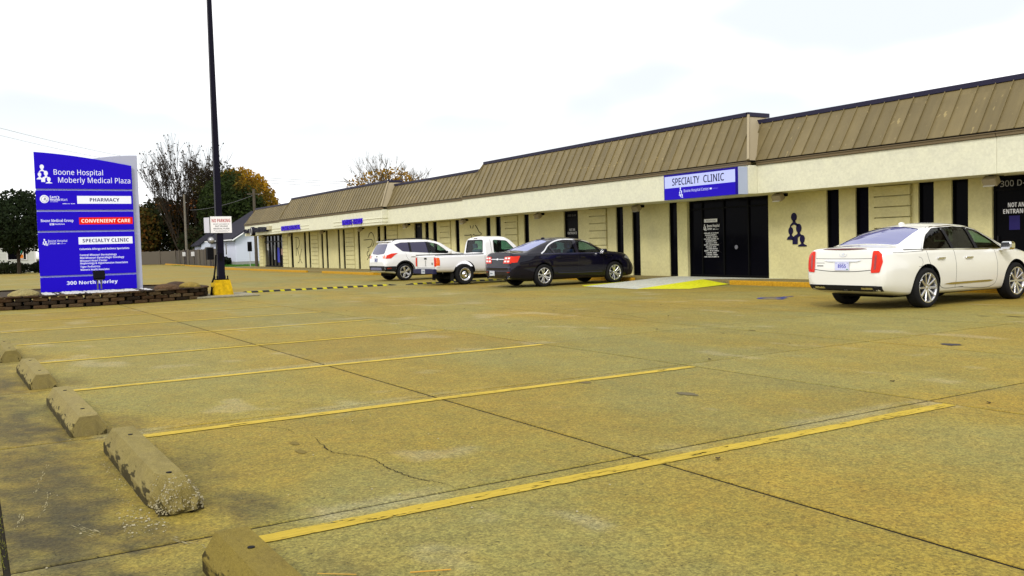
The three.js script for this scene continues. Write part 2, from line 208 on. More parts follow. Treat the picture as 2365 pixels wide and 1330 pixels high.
// ---------------------------------------------------------------- the long single-storey building
const WZ = -21.5, Y0 = 0.128, YS = 2.75, YF = 3.6, FL = -20.5, FT = -20.15;     // wall face, base, soffit, fascia top, fascia faces (low and projecting bays)
const TALL = [[-66.1, -46.8], [-37.25, -19.17]], XL = -77.1, XR = -4.5;
const bld = thing('medical_building', 'long cream single-storey building with brown ribbed metal mansard roof and narrow dark windows', 'building');
const windows = [[-67.81, -67.21], [-64.65, -64.17], [-63.58, -63.18], [-60.89, -60.48], [-59.9, -59.5], [-57.57, -57.21], [-56.63, -56.24], [-53.98, -53.61], [-50.76, -50.31], [-49.79, -49.38], [-44.13, -43.68], [-43.18, -42.71], [-40.6, -40.17], [-37.43, -37.0], [-36.51, -36.04], [-33.99, -33.59], [-27.34, -26.9], [-26.37, -25.91], [-24.3, -23.87], [-17.45, -17.02], [-16.46, -16.03], [-14.51, -14.07], [-13.58, -13.14]];
const doors = [[-75.4, -69.88, 'pharmacy'], [-45.49, -44.49, 'plain'], [-30.86, -29.84, 'plain'], [-23.36, -19.67, 'entry'], [-12.53, -11.5, 'plain']];
const grooved = [[-76.58, -75.4], [-69.88, -68.57], [-63.06, -61.53], [-56.14, -54.62], [-49.3, -47.83], [-42.36, -41.17], [-35.67, -34.57], [-29.08, -27.98], [-15.86, -14.75]];
{ // plain wall pieces between the openings
  const cuts = [...windows, ...doors, ...grooved.map(([a, b]) => [a, b + 0.1])].map(([a, b]) => [a, b]).sort((p, q) => p[0] - q[0]); let x = XL + 0.55;
  const put = (a, b) => { if (b - a > 0.02) part('wall_panel', rbox(a, b, Y0, YS - 0.002, WZ - 0.28, WZ, 0.006, 1), M.wall, bld); };
  for (const [a, b] of cuts) { put(x, a); x = Math.max(x, b); } put(x, XR);
  for (const [a, b] of grooved) { // boards with open grooves, a shadow gap at their end
    part('wall_backing', box(a, b + 0.1, Y0, YS - 0.002, WZ - 0.28, WZ - 0.075), M.wall, bld);
    const n = 9, hgt = (YS - Y0 - 0.01) / n; for (let i = 0; i < n; i++) part('cladding_board', rbox(a + 0.004, b - 0.003, Y0 + i * hgt + 0.014, Y0 + (i + 1) * hgt - 0.014, WZ - 0.09, WZ + 0.012, 0.008, 1), M.wall, bld);
  }
  for (const [a, b] of windows) { // full-height slot windows
    const w = part('window', box(a, b, Y0, YS - 0.002, WZ - 0.12, WZ - 0.11), M.blackGlass, bld);
    part('frame', merge([box(a, a + 0.035, Y0, YS - 0.003, WZ - 0.108, WZ - 0.05), box(b - 0.035, b, Y0, YS - 0.003, WZ - 0.108, WZ - 0.05), box(a + 0.036, b - 0.036, Y0, Y0 + 0.06, WZ - 0.108, WZ - 0.052)]), M.bronze, w);
  }
}
function frameBars(a, b, xs, ys, z0, z1, parent, t = 0.05) { const g = []; for (const x of xs) g.push(box(x - t / 2, x + t / 2, Y0, YS - 0.004, z0, z1)); for (const y of ys) g.push(box(a, b, y - t / 2, y + t / 2, z0 + 0.004, z1 - 0.004)); return part('frame', merge(g), M.bronze, parent); }
{
  // the wide black clinic entrance: glazed screen with a two-leaf door
  const [a, b] = doors[3], z = WZ - 0.16, e = part('entrance_screen', box(a, b, Y0, YS - 0.003, z - 0.02, z), M.blackGlass, bld);
  frameBars(a, b, [a + 0.03, a + 0.62, a + 1.64, b - 0.95, b - 0.03], [Y0 + 0.05, 2.45, YS - 0.04], z + 0.002, z + 0.05, e);
  part('door_handle', tube([[a + 1.52, 1.28, z + 0.03], [a + 1.5, 1.24, z + 0.1], [a + 1.5, 1.0, z + 0.1], [a + 1.52, 0.96, z + 0.03]], 0.012, 16, 6), M.darkMetal, e);
  part('push_plate', new THREE.CylinderGeometry(0.07, 0.07, 0.02, 20).rotateX(Math.PI / 2).translate(a + 2.2, 1.13, z + 0.04), std(lin(0.25, 0.25, 0.28), 0.4, { metalness: 0.7 }), e);
  for (const i of [1, 2, 4]) { const [c, d] = doors[i], q = part('door', rbox(c, d, Y0, YS - 0.003, WZ - 0.16, WZ - 0.1, 0.004, 1), phys(lin(0.003, 0.003, 0.004), 0.3, { specularIntensity: 0.06 }), bld); frameBars(c, d, [c + 0.03, d - 0.03], [2.42, YS - 0.04], WZ - 0.098, WZ - 0.06, q); part('door_handle', cyl(0.02, 0.02, 0.3, c + 0.12, 1.0, WZ - 0.05, 8), M.darkMetal, q); }
  // pharmacy shopfront
  const [p0, p1] = doors[0], s = part('shopfront', box(p0, p1, Y0, YS - 0.003, WZ - 0.22, WZ - 0.2), phys(lin(0.012, 0.012, 0.016), 0.1, { specularIntensity: 0.2 }), bld);
  frameBars(p0, p1, [p0 + 0.05, p0 + 1.35, p0 + 2.3, p0 + 3.25, p0 + 4.3, p1 - 0.05], [Y0 + 0.06, 2.2, YS - 0.05], WZ - 0.198, WZ - 0.12, s, 0.09);
  part('notice', box(p0 + 0.55, p0 + 1.15, 1.5, 2.05, WZ - 0.196, WZ - 0.19), std(lin(0.45, 0.45, 0.45), 0.8), s);
  part('poster', box(p0 + 3.45, p0 + 4.1, 0.5, 1.7, WZ - 0.196, WZ - 0.19), std(lin(0.04, 0.05, 0.4), 0.6), s); part('poster', box(p0 + 4.45, p0 + 4.95, 1.1, 1.6, WZ - 0.196, WZ - 0.19), std(lin(0.3, 0.2, 0.16), 0.6), s); part('poster', box(p0 + 2.5, p0 + 2.8, 0.7, 1.9, WZ - 0.196, WZ - 0.19), std(lin(0.28, 0.3, 0.32), 0.6), s);
}
// fascia and soffit
const lows = [[XL, TALL[0][0]], [TALL[0][1], TALL[1][0]], [TALL[1][1], XR]];
for (const [a, b] of lows) { const n = Math.max(1, Math.round((b - a) / 9)); for (let i = 0; i < n; i++) part('fascia', rbox(lerp(a, b, i / n) + 0.002, lerp(a, b, (i + 1) / n) - 0.002, YS, YF, WZ - 0.3, FL, 0.012, 1), M.fascia, bld); }
for (const [a, b] of TALL) { const n = Math.round((b - a) / 9); for (let i = 0; i < n; i++) part('fascia', rbox(lerp(a, b, i / n) + 0.002, lerp(a, b, (i + 1) / n) - 0.002, YS - 0.004, YF, WZ - 0.3, FT, 0.012, 1), M.fascia, bld); }
// raised bands on the pharmacy fascia
for (const [a, b, z] of [[-67.6, -59.4, FT], [-54.6, -46.79, FT], [-77.0, -66.3, FL]]) for (const y of [2.92, 3.13]) part('fascia_band', rbox(a, b, y - 0.018, y + 0.018, z - 0.02, z + 0.03, 0.006, 1), M.fascia, bld);
for (const y of [2.92, 3.13]) part('fascia_band', rbox(-46.83, -46.77, y - 0.018, y + 0.018, FL + 0.01, FT + 0.028, 0.006, 1), M.fascia, bld);
// gutters, brown metal with a shadow gap above
const roofTint = noiseTex(512, (u, v, i, j) => { const st = fbm(u * 60, v * 2.2, 401, 3), m = fbm(u * 6, v * 6, 411, 4), bl = vnoise(u * 46, v * 17, 421), b2 = vnoise(u * 90, v * 60, 431); let t = 0.79 + 0.08 * (st - 0.5) + 0.12 * (m - 0.5); const w = sstep(0.86, 0.95, bl) * sstep(0.5, 0.8, b2) * 0.35; return [t + w, t + w, t + w * 1.05 + 0.02]; });
const M_gutter = std(lin(0.165, 0.125, 0.07), 0.55, { metalness: 0.1 }), M_coping = std(lin(0.022, 0.02, 0.045), 0.5), M_hip = std(lin(0.34, 0.285, 0.185), 0.55);
const M_roof = [1.08, 1.16, 1.25].map((k) => std(lin(0.235 * k, 0.182 * k, 0.076 * k), 0.5, { specularIntensity: 0.6, map: roofTint }));
for (const [a, b, z] of [...lows.map((l) => [...l, FL]), ...TALL.map((l) => [...l, FT])]) {
  const n = Math.max(1, Math.round((b - a) / 4)); for (let i = 0; i < n; i++) { const x0 = lerp(a, b, i / n) + 0.004, x1 = lerp(a, b, (i + 1) / n) - 0.004; const g = part('gutter', rbox(x0, x1, YF + 0.004, YF + 0.1, z - 0.1, z + 0.045, 0.01, 1), M_gutter, bld); part('lip', box(x0, x1, YF + 0.085, YF + 0.105, z + 0.046, z + 0.07), M_gutter, g); }
  part('eave_gap', box(a, b, YF + 0.104, YF + 0.15, z - 0.3, z + 0.012), M.black, bld);
}
// mansard of separate pans with standing seams
const PAN = 0.4375, IN = 0.85;
function pan(len, w, seed) { const r = rng(seed), g1 = new THREE.BoxGeometry(w - 0.004, len, 0.02); g1.translate(w / 2, len / 2, -0.01); const g2 = new THREE.BoxGeometry(0.018, len, 0.045); g2.translate(0, len / 2, 0.0125); const g = merge([g1, g2]), uv = g.attributes.uv, p = g.attributes.position, o = r(), o2 = r(); for (let i = 0; i < uv.count; i++) uv.setXY(i, o + p.getX(i) * 0.22, o2 + p.getY(i) * 0.3); return g; }
function mansard(x0, x1, zB, yB, zT, yT, hipL, hipR) {
  const len = Math.hypot(yT - yB, zT - zB), tilt = -Math.atan2(zB - zT, yT - yB), geos = [...Array(8)].map((_, i) => pan(len, PAN, 900 + i + Math.round(x0))), n = Math.round((x1 - x0) / PAN), w = (x1 - x0) / n, r = rng(77 + Math.round(-x0));
  for (let i = 0; i < n; i++) {
    const a = x0 + i * w; let g = geos[Math.floor(r() * 8)];
    const lim = (t) => [Math.max(a, x0 + hipL * t), Math.min(a + w, x1 - hipR * t)];
    if (lim(1)[0] > a || lim(1)[1] < a + w) { // cut by the hip
      const pts = [], ts = [...Array(9)].map((_, k) => k / 8).filter((t) => lim(t)[1] - lim(t)[0] > 0.01); if (ts.length < 2) continue; for (const t of ts) pts.push([lim(t)[0] - a, t * len]); for (const t of ts.slice().reverse()) pts.push([lim(t)[1] - a, t * len]);
      g = new THREE.ExtrudeGeometry(poly(pts), { depth: 0.02, bevelEnabled: false }); g.translate(0, 0, -0.02); const uv = g.attributes.uv; for (let k = 0; k < uv.count; k++) uv.setXY(k, uv.getX(k) * 0.2, uv.getY(k) * 0.3);
      if (lim(0)[0] === a) { const tl = hipL > 0 ? clamp((a - x0) / hipL, 0.05, 1) : 1, tr = hipR > 0 ? clamp((x1 - a) / hipR, 0, 1) : 1, s = new THREE.BoxGeometry(0.018, len * Math.min(tl, tr), 0.045); s.translate(0, len * Math.min(tl, tr) / 2, 0.015); g = merge([g, s]); }
    } else if (Math.abs(w - PAN) > 0.0005) { g = g.clone(); g.scale(w / PAN, 1, 1); geos.push(g); }
    const m = part('roof_pan', g, M_roof[Math.floor(r() * 3)], bld); m.position.set(a, yB, zB); m.rotation.x = tilt;
  }
  part('coping', rbox(x0 + hipL, x1 - hipR, yT - 0.03, yT + 0.1, zT - 0.3, zT + 0.05, 0.012, 1), M_coping, bld);
}
for (const [i, [a, b]] of lows.entries()) mansard(i ? a - 0.875 : a, i < 2 ? b + 0.875 : b, FL + 0.03, YF + 0.15, FL - 0.77, 4.98, i === 0 ? IN : 0, 0);
for (const [a, b] of TALL) {
  mansard(a, b, FT + 0.03, YF + 0.15, FT - 0.75, 5.21, IN, 0.7);
  // closing faces at the ends of the projecting bays
  const q = (p) => { const P = []; for (let i = 1; i < p.length - 1; i++) P.push(...p[0], ...p[i], ...p[i + 1]); const g = new THREE.BufferGeometry(); g.setAttribute('position', new THREE.Float32BufferAttribute(P, 3)); g.computeVertexNormals(); return metreUV(g); };
  part('hip_end', q([[b, YF + 0.15, FT + 0.03], [b, YF + 0.15, FL - 0.5], [b - 0.7, 5.2, FL - 1.2], [b - 0.7, 5.2, FT - 0.75]]), M_hip, bld); part('hip_cap', rod([b + 0.01, YF + 0.16, FT + 0.03], [b - 0.69, 5.22, FT - 0.74], 0.045, 0.045, 8), M_hip, bld);
  part('hip_end', q([[a, YF + 0.15, FT + 0.03], [a + IN, 5.2, FT - 0.75], [a + IN, 5.2, FL - 1.2], [a, YF + 0.15, FL - 0.5]]), M_hip, bld); part('hip_cap', rod([a, YF + 0.16, FT + 0.035], [a + IN, 5.22, FT - 0.74], 0.03, 0.03, 8), M_roof[0], bld);
  part('coping', rbox(b - 0.76, b - 0.66, 5.18, 5.31, FL - 1.3, FT - 0.7, 0.01, 1), M_coping, bld);
}
part('core', merge([box(XL + 0.6, XR, 0, 4.6, -44, WZ - 0.31), box(XL + 0.9, XR, 4.6, 4.85, -43, FL - 1.0)]), M.wall, bld);
// symbols cut into the render of three wall bays
const M_cut = std(lin(0.03, 0.026, 0.012), 0.9);
function carved(strokes, r) { const g = strokes.map((s) => tube(s.map(([x, y]) => [x, y, WZ + 0.004]), r, s.length * 6, 6)); return part('carved_symbol', merge(g), M_cut, bld); }
carved([[[-66.44, 2.29], [-66.47, 1.6], [-66.53, 1.0]], [[-66.66, 2.37], [-66.3, 2.42], [-65.9, 2.36], [-65.62, 2.05], [-65.75, 1.8], [-66.05, 1.62], [-66.5, 1.53]], [[-66.2, 1.6], [-65.82, 1.02], [-65.45, 0.6], [-65.2, 0.46]], [[-65.23, 1.51], [-65.55, 1.02], [-65.85, 0.6], [-66.04, 0.48], [-66.15, 0.52]]], 0.022);
carved([[[-52.23, 2.11], [-52.02, 2.3], [-51.73, 2.41], [-51.43, 2.29], [-51.26, 2.06], [-51.32, 1.76], [-51.54, 1.53]], [[-52.92, 1.96], [-51.58, 1.93], [-51.57, 1.8], [-51.85, 1.56], [-52.37, 1.46]], [[-52.18, 1.4], [-52.15, 1.29], [-52.39, 1.2], [-52.45, 1.02], [-52.22, 0.94], [-52.01, 1.08], [-52.06, 0.89], [-52.31, 0.83], [-52.5, 0.72]]], 0.022);
carved([[[-39.0, 2.42], [-38.95, 2.34], [-38.91, 2.27]], [[-38.67, 2.42], [-38.7, 2.34], [-38.74, 2.28]], [[-38.47, 2.42], [-38.28, 2.27], [-38.13, 2.1], [-37.88, 1.98], [-37.95, 1.93], [-38.3, 1.92], [-38.57, 1.93], [-38.66, 1.97], [-38.76, 1.92]], [[-39.61, 1.95], [-39.2, 1.945], [-39.03, 1.95], [-38.93, 1.97], [-38.89, 1.91], [-38.95, 1.6]]], 0.02);
// flood lights under the soffit
const fl0 = (() => { const o = thing('soffit_floodlight', '', 'floodlight', [0, 0, 0], 0, 'floodlights under the soffit'); part('housing', (() => { const g = rbox(-0.17, 0.17, -0.1, 0.1, -0.1, 0.1, 0.02); g.rotateX(0.55); g.translate(0, -0.14, 0.02); return g; })(), std(lin(0.3, 0.25, 0.15), 0.6), o); part('bracket', merge([box(-0.06, 0.06, -0.06, 0, -0.08, 0.02), box(-0.19, 0.19, -0.12, -0.02, -0.2, -0.1)]), M.black, o); part('lens', (() => { const g = box(-0.14, 0.14, -0.005, 0.0, -0.08, 0.08); g.rotateX(0.55); g.translate(0.0, -0.232, 0.07); return g; })(), std(lin(0.35, 0.33, 0.25), 0.3), o); return o; })();
[[-73.07, 'over the pharmacy shopfront doors'], [-65.93, 'beside the carved prescription symbol'], [-58.82, 'over the blank bay in the pharmacy wing'], [-51.87, 'above the curved carved symbol'], [-45.2, 'above the plain black door behind the compact white SUV'], [-38.55, 'above the animal-like carving'], [-31.82, 'beside the narrow marked door behind the dark sedan'], [-25.28, 'over the slot window next to the clinic entrance'], [-18.67, 'above the blue family emblem'], [-12.16, 'over the black door marked with a suite number']].forEach(([x, t], i) => { let o = fl0; if (i) { o = fl0.clone(); o.name = numbered('soffit_floodlight'); scene.add(o); } const tallBay = TALL.some(([a, b]) => x > a && x < b); o.position.set(x, tallBay ? YS - 0.004 : YS, -20.85); tag(o, 'small tan floodlight under the soffit ' + t, 'floodlight', 'floodlights under the soffit'); });
// ---------------------------------------------------------------- signs and lettering
const ell = (cx, cy, rx, ry) => [...Array(20)].map((_, i) => [cx + rx * Math.cos(i / 20 * 6.283), cy + ry * Math.sin(i / 20 * 6.283)]);
const family = [ell(0.38, 0.12, 0.14, 0.125), [[0.33, 0.22], [0.43, 0.22], [0.46, 0.28], [0.6, 0.36], [0.62, 0.42], [0.5, 0.38], [0.38, 0.34], [0.27, 0.37], [0.17, 0.44], [0.19, 0.36], [0.31, 0.28]],
  ell(0.21, 0.53, 0.115, 0.115), [[0.17, 0.62], [0.25, 0.62], [0.27, 0.67], [0.36, 0.72], [0.36, 0.8], [0, 0.79], [0.06, 0.72], [0.15, 0.68]],
  ell(0.62, 0.46, 0.13, 0.135), [[0.57, 0.57], [0.67, 0.57], [0.68, 0.62], [0.78, 0.68], [0.62, 0.7], [0.56, 0.74], [0.55, 0.93], [0.3, 0.93], [0.3, 0.78], [0.4, 0.68], [0.55, 0.63]],
  ell(0.79, 0.78, 0.12, 0.12), [[0.75, 0.88], [0.83, 0.88], [0.85, 0.92], [1, 0.97], [1, 1], [0.57, 1], [0.6, 0.96], [0.73, 0.92]]];
function drawFamily(g, x, y, w, h) { for (const p of family) { g.beginPath(); p.forEach(([a, b], i) => i ? g.lineTo(x + a * w, y + b * h) : g.moveTo(x + a * w, y + b * h)); g.closePath(); g.fill(); } }
function fit(g, text, x0, x1, base, size, font = 'sans-serif', style = '') { g.save(); g.font = `${style} ${size}px ${font}`; g.textBaseline = 'alphabetic'; const w = g.measureText(text).width; g.translate(x0, base); g.scale((x1 - x0) / w, 1); g.fillText(text, 0, 0); g.restore(); }
function marks(g, x0, x1, base, h, seed) { const r = rng(seed); let x = x0; while (x < x1) { const w = h * (0.25 + 0.45 * r()), hh = h * (0.55 + 0.45 * r()); if (r() > 0.16) g.fillRect(x, base - hh, Math.min(w, x1 - x) * 0.8, hh); x += w; } } // print too small to read in the photograph
const BLUE = '#1d00c4', NAVY = '#14145a';
const signMat = (t) => new THREE.MeshPhysicalMaterial({ map: t, roughness: 0.5, specularIntensity: 0.25 });
{ // monument sign, its faces turned to the street
  const s = thing('monument_sign', 'tall blue and grey plaza sign with curved top standing in the block planter', 'sign', [-30.5, 0.3, -3.26]);
  const zl = 1.36, zr = -1.36, PPM = 376; // local z of the face's two edges
  const shapeFace = (pts, w0, top, hgt, mat, name, x) => { const sh = poly(pts), g = new THREE.ExtrudeGeometry(sh, { depth: 0.03, bevelEnabled: false }); const uv = g.attributes.uv, p = g.attributes.position; for (let i = 0; i < uv.count; i++) uv.setXY(i, p.getX(i) / 2.72, (p.getY(i) - (top - hgt)) / hgt); g.rotateY(Math.PI / 2); g.translate(x, -0.3, zl); return part(name, g, mat, s); };
  const prof = (u) => 4.6 - 0.36 * (0.35 * u + 0.65 * u * u * (1.35 - 0.35 * u));
  const panel = (y0, y1, draw, name, top) => { const hgt = y1 - y0; const t = canvasTex(1024, Math.round(hgt * PPM), (g, w, h) => { g.fillStyle = BLUE; g.fillRect(0, 0, w, h); g.fillStyle = '#eef2ff'; draw(g, w, h); }); const pts = [[0, y0], [2.72, y0]]; if (top) for (let i = 0; i <= 24; i++) pts.push([2.72 * (1 - i / 24), prof(1 - i / 24)]); else pts.push([2.72, y1], [0, y1]); shapeFace(pts, 2.72, y1, hgt, signMat(t), name, 0.012); };
  panel(3.5, 4.6, (g) => { drawFamily(g, 16, 142, 158, 212); fit(g, 'Boone Hospital', 186, 717, 254, 84); fit(g, 'Moberly Medical Plaza', 228, 1011, 344, 84); }, 'panel', true);
  panel(2.86, 3.445, (g) => { g.beginPath(); g.arc(85, 98, 46, 0, 7); g.fill(); g.strokeStyle = NAVY; g.lineWidth = 2.5; g.beginPath(); g.arc(88, 100, 33, 0, 7); g.stroke(); g.fillStyle = NAVY; fit(g, 'R', 74, 100, 112, 40, 'serif', 'italic bold'); fit(g, 'x', 96, 112, 122, 30, 'serif', 'italic'); g.fillStyle = '#eef2ff'; fit(g, "Sam's", 139, 240, 88, 40, 'sans-serif', 'bold'); fit(g, 'Health', 139, 246, 118, 40, 'sans-serif', 'bold'); fit(g, 'Mart', 250, 322, 118, 38); marks(g, 141, 224, 131, 7, 3); marks(g, 268, 398, 155, 10, 4); g.fillRect(422, 60, 583, 91); g.fillStyle = NAVY; fit(g, 'PHARMACY', 550, 875, 125, 54, 'sans-serif', 'bold'); }, 'panel');
  panel(2.225, 2.8, (g) => { fit(g, 'Boone Medical Group', 35, 373, 116, 42, 'serif', 'bold'); g.fillRect(126, 132, 46, 21); fit(g, 'HealthCare', 178, 281, 149, 22, 'sans-serif', 'bold'); g.fillStyle = BLUE; fit(g, 'BJC', 132, 166, 149, 19, 'sans-serif', 'bold'); g.fillStyle = '#e82008'; g.fillRect(431, 66, 580, 83); g.fillStyle = '#fff4ea'; fit(g, 'CONVENIENT CARE', 452, 986, 127, 54, 'sans-serif', 'bold'); }, 'panel');
  panel(0.86, 2.17, (g) => { drawFamily(g, 40, 71, 60, 78); fit(g, 'Boone Hospital', 98, 298, 109, 36); fit(g, 'Center', 98, 186, 135, 34); g.fillRect(194, 122, 22, 11); fit(g, 'HealthCare', 220, 281, 133, 12); g.fillRect(415, 59, 583, 84); g.fillStyle = NAVY; fit(g, 'SPECIALTY CLINIC', 455, 960, 120, 56, 'sans-serif', 'bold'); g.fillStyle = '#eef2ff'; [['Columbia Allergy and Asthma Specialists', 959, 208], ['Central Missouri Dermatology', 816, 278], ['Mid Missouri Gynecologic Oncology', 896, 311], ['Missouri Heart Center', 712, 345], ['Nephrology & Hypertension Associates', 936, 375], ['Tiger Pediatrics', 632, 414], ["Women's Health Associates", 729, 449]].forEach(([t, x, y]) => fit(g, t, 419, x, y, 31, 'sans-serif', 'bold')); }, 'panel');
  panel(0.36, 0.805, (g) => { fit(g, '300 North Morley', 268, 813, 92, 56, 'sans-serif', 'bold'); }, 'panel');
  // pale backing that shows as bands, and the grey cabinet behind it
  const bk = [[0.01, 0.37], [2.71, 0.37]]; for (let i = 0; i <= 16; i++) bk.push([2.7 * (1 - i / 16) + 0.01, prof(1 - i / 16) - 0.04]);
  { const g = new THREE.ExtrudeGeometry(poly(bk), { depth: 0.02, bevelEnabled: false }); g.rotateY(Math.PI / 2); g.translate(-0.02, -0.3, zl); part('band_backing', g, std(lin(0.46, 0.5, 0.86), 0.4), s); }
  const cb = [[0.05, 0.3], [2.9, 0.3], [2.9, 4.57]]; for (let i = 1; i <= 12; i++) { const u = i / 12; cb.push([2.9 - u * 1.5, 4.57 - 0.16 * u * u - 0.02 * u]); } cb.push([1.3, 4.3], [0.05, 4.4]);
  { const g = new THREE.ExtrudeGeometry(poly(cb), { depth: 0.36, bevelEnabled: true, bevelThickness: 0.012, bevelSize: 0.012, bevelSegments: 2 }); g.rotateY(Math.PI / 2); g.translate(-0.42, -0.3, zl); part('cabinet', g, std(lin(0.42, 0.44, 0.56), 0.45), s); }
  // spot lamp in front of the sign
  const f = thing('sign_spotlight', 'small black spotlight on a short stem in front of the blue sign', 'spotlight', [-29.5, 0.42, -3.42]);
  part('head', (() => { const g = rbox(-0.09, 0.09, -0.13, 0.13, -0.16, 0.16, 0.025); g.rotateZ(0.3); g.translate(0, 0.42, 0); return g; })(), M.black, f); part('visor', (() => { const g = rbox(-0.2, 0.0, 0.1, 0.125, -0.16, 0.16, 0.01); g.rotateZ(0.2); g.translate(-0.04, 0.44, 0); return g; })(), M.black, f); part('stem', merge([cyl(0.025, 0.025, 0.3, 0, 0.0, -0.05, 8), cyl(0.025, 0.025, 0.3, 0, 0.0, 0.05, 8), box(-0.05, 0.05, 0.26, 0.3, -0.09, 0.09)]), std(lin(0.1, 0.1, 0.12), 0.5), f);
}
{ // lit box sign over the clinic door
  const w = 3.31, h = 0.82, o = thing('box_sign', 'blue and pale lavender box sign reading specialty clinic, over the black entrance', 'sign', [-20.87, 2.73, FT]);
  part('cabinet', rbox(-w / 2, w / 2, 0, h, 0.003, 0.4, 0.012, 2), std(lin(0.40, 0.46, 0.62), 0.4), o);
  const t = canvasTex(1320, 328, (g, W, H) => { g.fillStyle = '#150082'; g.fillRect(0, 0, W, H); g.fillStyle = '#1d00b8'; g.fillRect(10, 0, W - 46, H - 4); g.fillStyle = '#150082'; g.fillRect(0, 0, W, 22); g.fillRect(W - 46, 0, 46, H); g.fillStyle = '#bac4ff'; g.fillRect(14, 24, W - 62, 152); g.fillStyle = '#10103c'; for (const [dx, dy] of [[-2, 0], [2, 0], [0, -2], [0, 2], [0, 0]]) { fit(g, 'SPECIALTY', 156 + dx, 664 + dx, 144 + dy, 122, 'sans-serif'); fit(g, 'CLINIC', 728 + dx, 1092 + dx, 144 + dy, 122, 'sans-serif'); } g.fillStyle = '#cfd8ff'; drawFamily(g, 282, 172, 82, 138); fit(g, 'Boone Hospital Center', 372, 828, 244, 50, 'sans-serif'); g.fillRect(842, 218, 36, 20); g.globalAlpha = 0.6; fit(g, 'HealthCare', 884, 984, 236, 18); });
  const p = new THREE.PlaneGeometry(w, h); p.translate(0, h / 2, 0.4035); part('face', p, signMat(t), o);
}
// channel letters on the pharmacy fascia
const font = await new FontLoader().loadAsync('fonts/droid/droid_sans_bold.typeface.json');
const M_letter = std(lin(0.03, 0.0, 0.55), 0.4), M_ink = std(lin(0.008, 0.008, 0.02), 0.5);
function letters(name, label, text, x0, x1, y, hgt, z, mat, cat = 'sign', depth = 0.1) {
  const o = thing(name, label, cat, [x0, y, z]); const probe = (c) => { const g = new TextGeometry(c, { font, size: 1, depth: 1, curveSegments: 4 }); g.computeBoundingBox(); return g.boundingBox; };
  const adv = (c) => c === ' ' ? 0.35 : font.data.glyphs[c].ha / font.data.resolution; let tot = 0; for (const c of text) tot += adv(c); const kx = (x1 - x0) / tot; let x = 0;
  const cap = probe('H').max.y;
  for (const c of text) { if (c !== ' ') { const g = new TextGeometry(c, { font, size: 1, depth, curveSegments: 5 }); g.scale(kx, hgt / cap, 1); g.translate(x * kx, 0, 0.002); part('letter', g, mat, o); } x += adv(c); }
  return o;
}
letters('letter_sign', 'blue raised letters reading home medical on the cream fascia', 'HOME MEDICAL', -65.43, -61.12, 2.9, 0.33, FT, M_letter);
letters('letter_sign', 'blue raised letters reading drive-thru on the cream fascia', 'DRIVE-THRU', -52.88, -49.64, 2.9, 0.32, FT, M_letter);
{ const o = letters('letter_sign', 'dark pharmacy name letters with a round emblem above the shopfront', "Sam's", -76.6, -74.75, 2.98, 0.34, FL + 0.05, M_ink, 'sign', 0.22);
  const o2 = new THREE.Group(); const hl = letters('tmp', '', 'HealthMart', -73.4, -69.9, 2.98, 0.38, FL + 0.05, M_ink, 'sign', 0.22); scene.remove(hl); for (const c of [...hl.children]) { c.position.x += -73.4 + 76.6; o.add(c); }
  part('round_emblem', new THREE.CylinderGeometry(0.36, 0.36, 0.25, 28).rotateX(Math.PI / 2).translate(-74.05 + 76.6, 0.12, 0.13), M_ink, o); part('emblem_ring', new THREE.TorusGeometry(0.29, 0.03, 6, 28).translate(-74.05 + 76.6, 0.12, 0.26), std(lin(0.5, 0.5, 0.5), 0.4), o);
  part('raceway', box(0.1, 7.3, 0.06, 0.2, -0.045, 0.0), std(lin(0.4, 0.36, 0.24), 0.6), o); part('end_box', rbox(6.75, 7.4, 0.12, 0.42, -0.04, 0.18, 0.01), std(lin(0.5, 0.46, 0.32), 0.6), o); }
// emblem of four figures fixed to the wall
{ const w = 0.75, h = 1.02, o = thing('wall_emblem', 'dark blue emblem of four simplified figures mounted on the cream wall', 'emblem', [-18.93, 1.12, WZ + 0.003]);
  const m = std(lin(0.008, 0.006, 0.04), 0.6); for (const p of family) { const g = new THREE.ExtrudeGeometry(poly(p.map(([a, b]) => [a * w, (1 - b) * h])), { depth: 0.02, bevelEnabled: false }); part('figure_piece', g, m, o); } }
// lettering stuck to the doors
function decal(name, x0, x1, y0, y1, z, draw, col, pxm = 260) { const w = Math.round((x1 - x0) * pxm), h = Math.round((y1 - y0) * pxm), a = canvasTex(w, h, (g) => { g.fillStyle = '#000'; g.fillRect(0, 0, w, h); g.fillStyle = '#fff'; g.strokeStyle = '#fff'; draw(g, w, h); }); a.colorSpace = THREE.NoColorSpace; const g = new THREE.PlaneGeometry(x1 - x0, y1 - y0); g.translate((x0 + x1) / 2, (y0 + y1) / 2, z); part(name, g, std(col, 0.6, { alphaMap: a, alphaTest: 0.45, side: THREE.DoubleSide }), bld); }
const doorWords = (g, w, h) => { fit(g, 'NOT AN', w * 0.22, w * 0.78, h * 0.44, h * 0.5, 'sans-serif', 'bold'); fit(g, 'ENTRANCE', w * 0.06, w * 0.94, h * 0.95, h * 0.5, 'sans-serif', 'bold'); };
decal('door_lettering', -30.78, -30.02, 1.76, 2.04, WZ - 0.095, doorWords, lin(0.42, 0.42, 0.42)); decal('suite_number', -30.7, -30.02, 2.5, 2.64, WZ - 0.055, (g, w, h) => fit(g, '300 G-H', w * 0.05, w * 0.95, h * 0.85, h * 0.8), lin(0.16, 0.16, 0.16));
